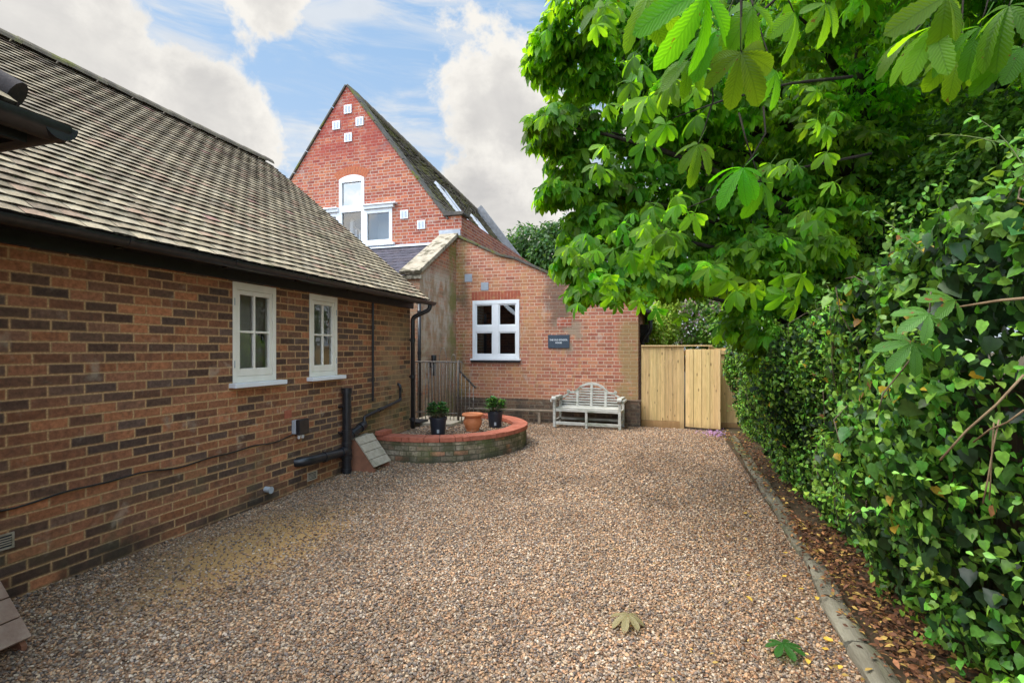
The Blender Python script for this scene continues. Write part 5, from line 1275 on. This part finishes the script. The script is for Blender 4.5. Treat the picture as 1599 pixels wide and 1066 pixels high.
for (c, rx, rz, dep, n) in CL:
    n = int(n*3.9); clk.append(np.tile(np.exp((rng.normal(0, .12)+rng.normal(0, .05, 3))), (n, 1)))
    d = rnd_dir(n); rad = rng.uniform(.35, 1, n)**.6
    rt = np.array([CY, SY, 0]); fw = np.array([-SY, CY, 0])
    p = np.array(c)+(d[:, :1]*rt*rx+d[:, 1:2]*fw*dep)*rad[:, None]+np.array([0, 0, 1])*(d[:, 2:3]*rz*rad[:, None])
    out = unit(p-np.array([TB.x, TB.y, 0]))*[1, 1, 0]; out = unit(out+(d*[1, 1, 0])*.7+rng.normal(0, .35, (n, 3))*[1, 1, 0])
    p[:, 2] -= .10*(np.hypot(d[:, 0], d[:, 1])*rad)**2
    pos.append(p); cc.append(out+np.array([0, 0, -1])*rng.uniform(.05, .75, (n, 1))); nn.append(np.array([0, 0, 1.0])+out*.25+rng.normal(0, .25, (n, 3)))
pos, cc, nn, clk = map(np.concatenate, (pos, cc, nn, clk)); n = len(pos)
cs = rng.uniform(.10, .185, n); ck = leaf_cols(n, (.080, .190, .018), .27, (.16, .30, .022), .38)*clk; fr = mk_frames(cc, nn)
for q in range(4): leaf_mesh('crown', *PALMS[q], pos[q::4], fr[q::4], cs[q::4], ck[q::4], M_CHEST, ct)
def limb(a, c, r0, r1, sag=.12, name='branch', n=7):
    a, c = Vector(a), Vector(c); L = (c-a).length; pts = []
    for k in range(n+1):
        s = k/n; pts.append(a.lerp(c, s)+Vector((random.uniform(-.03, .03), random.uniform(-.03, .03), L*sag*math.sin(math.pi*s)))*(1 if 0 < k < n else 0))
    b = MB(); b.tube(pts, [r0+(r1-r0)*k/n for k in range(n+1)], 8); return obj(name, b, M_BARK, ct, smooth=True), pts
for i, (c, rx, rz, dep, n) in enumerate(CL[:36]):
    z0 = max(1.2, min(6.5, c.z-.35-.12*(c-TB).length)); limb(TB+Vector((0, 0, z0)), c, .045 if i % 3 else .075, .010, .06)
# near sprays hanging low over the drive
NEAR = [  # (u, v, depth, leaflet px, fan direction in the picture (deg, 0 = right, 90 = up), tilt)
    (1012, -6, 2.15, 82, -95, .2), (945, 10, 2.6, 60, -120, .3), (1100, -12, 2.0, 118, -100, .15), (1030, -20, 2.3, 80, -60, .2), (1175, 10, 2.0, 70, -120, .3), (1158, 82, 1.95, 92, -85, .15), (1120, 48, 2.2, 80, -130, .3),
    (1075, 95, 2.4, 62, -145, .45), (1050, 130, 2.7, 60, -150, .5), (1090, 225, 2.3, 56, -130, .4), (1040, 195, 2.7, 62, -140, .45), (1000, 168, 3.0, 55, -135, .4), (1160, 262, 2.3, 62, -150, .3), (1190, 285, 2.5, 60, -60, .4), (1240, 20, 2.1, 70, -60, .3),
    (1210, 110, 2.4, 60, -60, .4), (1290, 6, 2.3, 55, -80, .3), (1478, -6, 2.0, 95, -125, .3), (1460, 42, 2.1, 92, -140, .45), (1530, 42, 2.0, 80, -135, .45), (1575, 10, 1.9, 90, -130, .4), (1500, 75, 2.3, 70, -110, .4), (1420, 60, 2.4, 60, -140, .4), (1595, 75, 2.0, 70, -140, .4),
    (985, 95, 3.2, 46, -140, .4), (960, 260, 3.6, 44, -140, .45), (1010, 350, 3.4, 46, -150, .5), (1060, 320, 3.2, 52, -150, .5), (1040, 365, 3.3, 52, -155, .4), (930, 370, 3.9, 42, -150, .5), (980, 395, 3.6, 46, -140, .4), (905, 425, 3.9, 40, -150, .4),
    (955, 462, 4.2, 34, -100, .2), (1022, 462, 4.2, 36, -85, .2), (1150, 455, 3.4, 56, -120, .3), (1225, 460, 3.3, 50, -60, .3), (1245, 260, 2.9, 50, -150, .5), (1260, 330, 3.0, 48, -140, .5), (1290, 200, 3.2, 44, -100, .4)]
rt = Vector((CY, SY, 0)); fw = Vector((-SY, CY, 0)); up = Vector((0, 0, 1))
pos, cc, nn, sc = [], [], [], []; tw = MB()
NEAR2 = []
for (u, v, t, px, ang, tilt) in NEAR:
    if t < 2.55: NEAR2.append((u, v, t, px, ang, tilt, 0))
    else:
        for q in range(6): NEAR2.append((u+random.gauss(0, 26)*(q > 0), v+random.gauss(0, 20)*(q > 0), t+random.uniform(-.25, .5)*(q > 0), px*random.uniform(.50, .80), ang+random.uniform(-35, 35), tilt+random.uniform(-.1, .4), 1))
for (u, v, t, px, ang, tilt, far_) in NEAR2:
    p = P(u, v, t); a = R(ang+random.uniform(-8, 8)); d = rt*math.cos(a)+up*math.sin(a)-fw*random.uniform(.0, .25)
    nrm_ = -fw*random.uniform(.45, .9)+up*(.55+tilt)+rt*random.uniform(-.3, .3)
    pos.append(p); cc.append(d); nn.append(nrm_); sc.append(px*t/F_PX)
    d.normalize()
    if far_: continue
    tw = MB(); tw.tube([p, p-d*.06+up*.03, p-d*.14+up*.10, p-d*.16+up*.24+fw*.05], [.0025, .003, .004, .005], 6); obj('twig', tw, M_BARK, ct, smooth=True)
n = len(pos)
lcs = leaf_cols(n, (.10, .21, .014), .18)
isn = [k for k in range(n) if not NEAR2[k][6]]; isf = [k for k in range(n) if NEAR2[k][6]]
tup = lambda L_, I: np.array([tuple(L_[k]) for k in I])
for q in range(3):
    I = isf[q::3]; leaf_mesh('crown', *palm(7, .18, .42, .3, .03, (7, 6, 5)[q], .5, 1.0, 40+q), tup(pos, I), mk_frames(tup(cc, I), tup(nn, I)), np.array([sc[k] for k in I]), leaf_cols(len(I), (.085, .20, .017), .24, (.15, .29, .02), .35), M_CHEST, ct)
for i in isn:
    leaf_mesh('leaf', *palm(16, .185, .42, .25, .07, 5+i % 3, .5, .75, 100+i), np.array([tuple(pos[i])]), mk_frames(np.array([tuple(cc[i])]), np.array([tuple(nn[i])])), np.array([sc[i]]), lcs[i:i+1], M_CHEST, ct)
for a, c in (((1160, -260, 2.2), (1157, 80, 1.98)), ((1330, -200, 2.6), (1050, 5, 2.3)), ((1600, -160, 2.2), (1470, 30, 2.1)), ((1400, -150, 3), (1085, 120, 2.5)), ((1330, 120, 3.6), (1050, 185, 2.8)), ((1360, 240, 4), (1060, 330, 3.3))):
    p, q = P(*a), P(*c); tw = MB(); tw.tube([p, p.lerp(q, .4)+up*.05, p.lerp(q, .75)+up*.04, q], [.012, .009, .006, .003], 7); obj('twig', tw, M_BARK, ct, smooth=True)
# blighted leaves on a low twig at the right
bl = thing('low_branch', 'low chestnut twig with rust-spotted leaves poking out of the ivy', 'branch', P(1599, 470, 1.75))
tw = MB(); p, q = P(1640, 462, 1.7), P(1492, 480, 1.95); tw.tube([p, p.lerp(q, .5)+up*.006, q], [.006, .005, .0035], 8); obj('twig', tw, M_TWIG, bl, smooth=True)
pos, cc, nn, sc = [], [], [], []
for (u, v, t, px, ang) in ((1450, 490, 1.95, 52, -160), (1425, 535, 2.0, 56, -140), (1490, 468, 1.95, 52, 165), (1455, 525, 2.0, 46, -40)):
    a = R(ang); pos.append(tuple(P(u, v, t))); cc.append(tuple(rt*math.cos(a)+up*math.sin(a)-fw*.2)); nn.append(tuple(-fw*.75+up*.7)); sc.append(px*t/F_PX)
PB = palm(12, .17, .3, .15, .06, 5, .4)
leaf_mesh('leaf', *PB, np.array(pos), mk_frames(cc, nn), np.array(sc), leaf_cols(4, (.09, .20, .03), .1), M_BLIGHT, bl)

# ================================================================== TREES AND SHRUBS BEHIND
def bush(name, lab, cat, base, blobs, n, size, col, alt, altp, trunk=.06, mat=None, tmpl=OVAL, flowers=None, group=None, stems=1, var=.4):
    t = thing(name, lab, cat, base, 0, group); base = Vector(base)
    pos, nm = [], []
    tot = sum(r[1]*r[2] for r in blobs)
    for (c, rx, rz) in blobs:
        k = int(n*rx*rz/tot); d = rnd_dir(k); rad = rng.uniform(.3, 1, k)**.45
        lump = 1+.22*np.sin(d[:, 0]*7+c[0])*np.sin(d[:, 2]*6+c[2])+.15*np.sin(d[:, 1]*13)
        pos.append(np.array(c)+d*rad[:, None]*lump[:, None]*[rx, rx, rz]); nm.append(d)
    pos = np.concatenate(pos); nm = np.concatenate(nm); k = len(pos)
    fr = mk_frames(nm*[1, 1, .2]+np.array([0, 0, -.5])+rng.normal(0, .6, (k, 3)), nm*.6+np.array([0, 0, .6])+rng.normal(0, .4, (k, 3)))
    leaf_mesh('crown', *tmpl, pos, fr, rng.uniform(*size, k), leaf_cols(k, col, var, alt, altp), mat or M_LEAFB, t)
    for s in range(stems):
        b = MB()
        for i, (c, rx, rz) in enumerate(blobs):
            if stems > 1 and i % stems != s: continue
            q0 = base+Vector((.25*s, .12*s, -.1)); c = Vector(c); mid = q0.lerp(c, .5)+Vector((random.uniform(-.15, .15), random.uniform(-.15, .15), .1))
            b.tube([q0, q0.lerp(mid, .5)+Vector((0, 0, .1)), mid, c], [trunk, trunk*.85, trunk*.65, trunk*.3], 8)
        obj('trunk', b, M_BARK, t, smooth=True)
    if flowers:
        fcol, fn_, fs = flowers; ii = rng.integers(0, k, fn_); fpos, fc, fnn = [], [], []
        for i in ii:
            o = nm[i]
            if o[1] > .4: continue
            for q in range(9): fpos.append(pos[i]+o*.06+rng.normal(0, fs*.5, 3)); fc.append(rnd_dir(1)[0]); fnn.append(o+rng.normal(0, .5, 3))
        leaf_mesh('blossom', *tmpl, np.array(fpos), mk_frames(np.array(fc), np.array(fnn)), rng.uniform(fs*.8, fs*1.2, len(fpos)), leaf_cols(len(fpos), fcol, .2), M_PETAL, t)
    return t
def blob(u, v, t, ru, rv): return (tuple(P(u, v, t)), ru*t/F_PX, rv*t/F_PX)
g0 = lambda u, t: tuple((P(u, HOR, t)*Vector((1, 1, 0))) if False else Vector((P(u, HOR, t).x, P(u, HOR, t).y, 0)))
bush('rhododendron', 'flowering rhododendron with pale pink blossom behind the timber gate', 'shrub', g0(1085, 14), [blob(1085, 500, 14, 45, 50), blob(1060, 460, 14.5, 35, 40), blob(1110, 455, 14, 40, 40)], 8000, (.09, .15), (.14, .28, .06), (.28, .42, .10), .4, .05, None, OVAL, ((.80, .52, .62), 420, .10))
bush('golden_conifer', 'yellow green feathery conifer behind the fence beside the annex', 'shrub', g0(1038, 13), [blob(1038, 500, 13, 20, 55), blob(1030, 530, 13, 22, 40), blob(1046, 470, 13.2, 14, 30)], 7000, (.05, .10), (.30, .44, .07), (.40, .50, .10), .3, .05)
bush('laurel', 'bright green broadleaf shrub growing behind the fence by the downpipe', 'shrub', g0(1010, 15), [blob(1012, 480, 15.5, 30, 45), blob(1010, 520, 14.5, 24, 30), blob(1130, 520, 13.2, 30, 40)], 5500, (.09, .15), (.15, .32, .06), (.28, .44, .09), .3, .05)
bush('distant_tree', 'distant rounded green tree beyond the school roof', 'tree', g0(845, 34), [blob(835, 378, 34, 42, 26), blob(862, 400, 33, 40, 26), blob(815, 392, 35, 28, 22), blob(880, 365, 34, 34, 22), blob(850, 430, 34, 50, 30)], 9000, (.22, .38), (.04, .10, .022), (.07, .14, .03), .3, .35)
bush('woodland_tree', 'dark slender multi stemmed tree behind the chestnut, showing leaning stems', 'tree', g0(1255, 10.5), [blob(1180, 330, 11, 90, 70), blob(1250, 230, 11.5, 90, 90), blob(1150, 180, 11.5, 90, 80), blob(1260, 80, 11, 100, 90), blob(1090, 130, 12, 80, 70), blob(1120, 20, 12, 100, 70), blob(1010, 60, 12.5, 50, 60)], 15000, (.16, .30), (.022, .055, .012), (.06, .13, .02), .15, .09, stems=3)  # very dark leaf colour stands in for deep shade inside the canopy
bush('woodland_tree', 'dark forked tree rising behind the top of the ivy hedge', 'tree', g0(1430, 8.8), [blob(1450, 120, 9.5, 110, 100), blob(1540, 220, 9.5, 90, 80), blob(1380, 60, 10, 100, 80), blob(1560, 60, 9, 100, 90), blob(1440, 300, 10, 70, 50), blob(1620, 300, 8.5, 90, 90), blob(1330, 200, 10.5, 80, 90), blob(1350, 330, 10.5, 80, 70)], 17000, (.15, .27), (.022, .055, .012), (.06, .13, .02), .15, .10, stems=2)  # shade above the hedge is put into the leaf colour here too
bush('elder_bush', 'loose mid green bush rising behind the top of the ivy hedge', 'bush', g0(1500, 6.4), [blob(1560, 250, 5.6, 85, 65), blob(1470, 290, 6.2, 80, 60), blob(1390, 345, 6.8, 70, 55), blob(1620, 180, 5.2, 70, 60), blob(1320, 410, 7.2, 60, 45), blob(1500, 200, 6.4, 60, 45), blob(1260, 470, 7.8, 50, 45)], 9500, (.07, .13), (.055, .15, .022), (.15, .31, .04), .38, .03, stems=2)
bush('hazel_bush', 'leafy dark bush filling the gap between the hedge and the woodland trees', 'bush', g0(1330, 10.5), [blob(1200, 480, 11, 70, 70), blob(1300, 450, 10.8, 80, 80), blob(1400, 420, 10.5, 80, 80), blob(1520, 380, 9.8, 100, 90), blob(1620, 420, 8.5, 90, 90), blob(1250, 380, 11.5, 90, 70)], 13000, (.10, .18), (.026, .068, .014), (.08, .17, .025), .22, .05, stems=2)
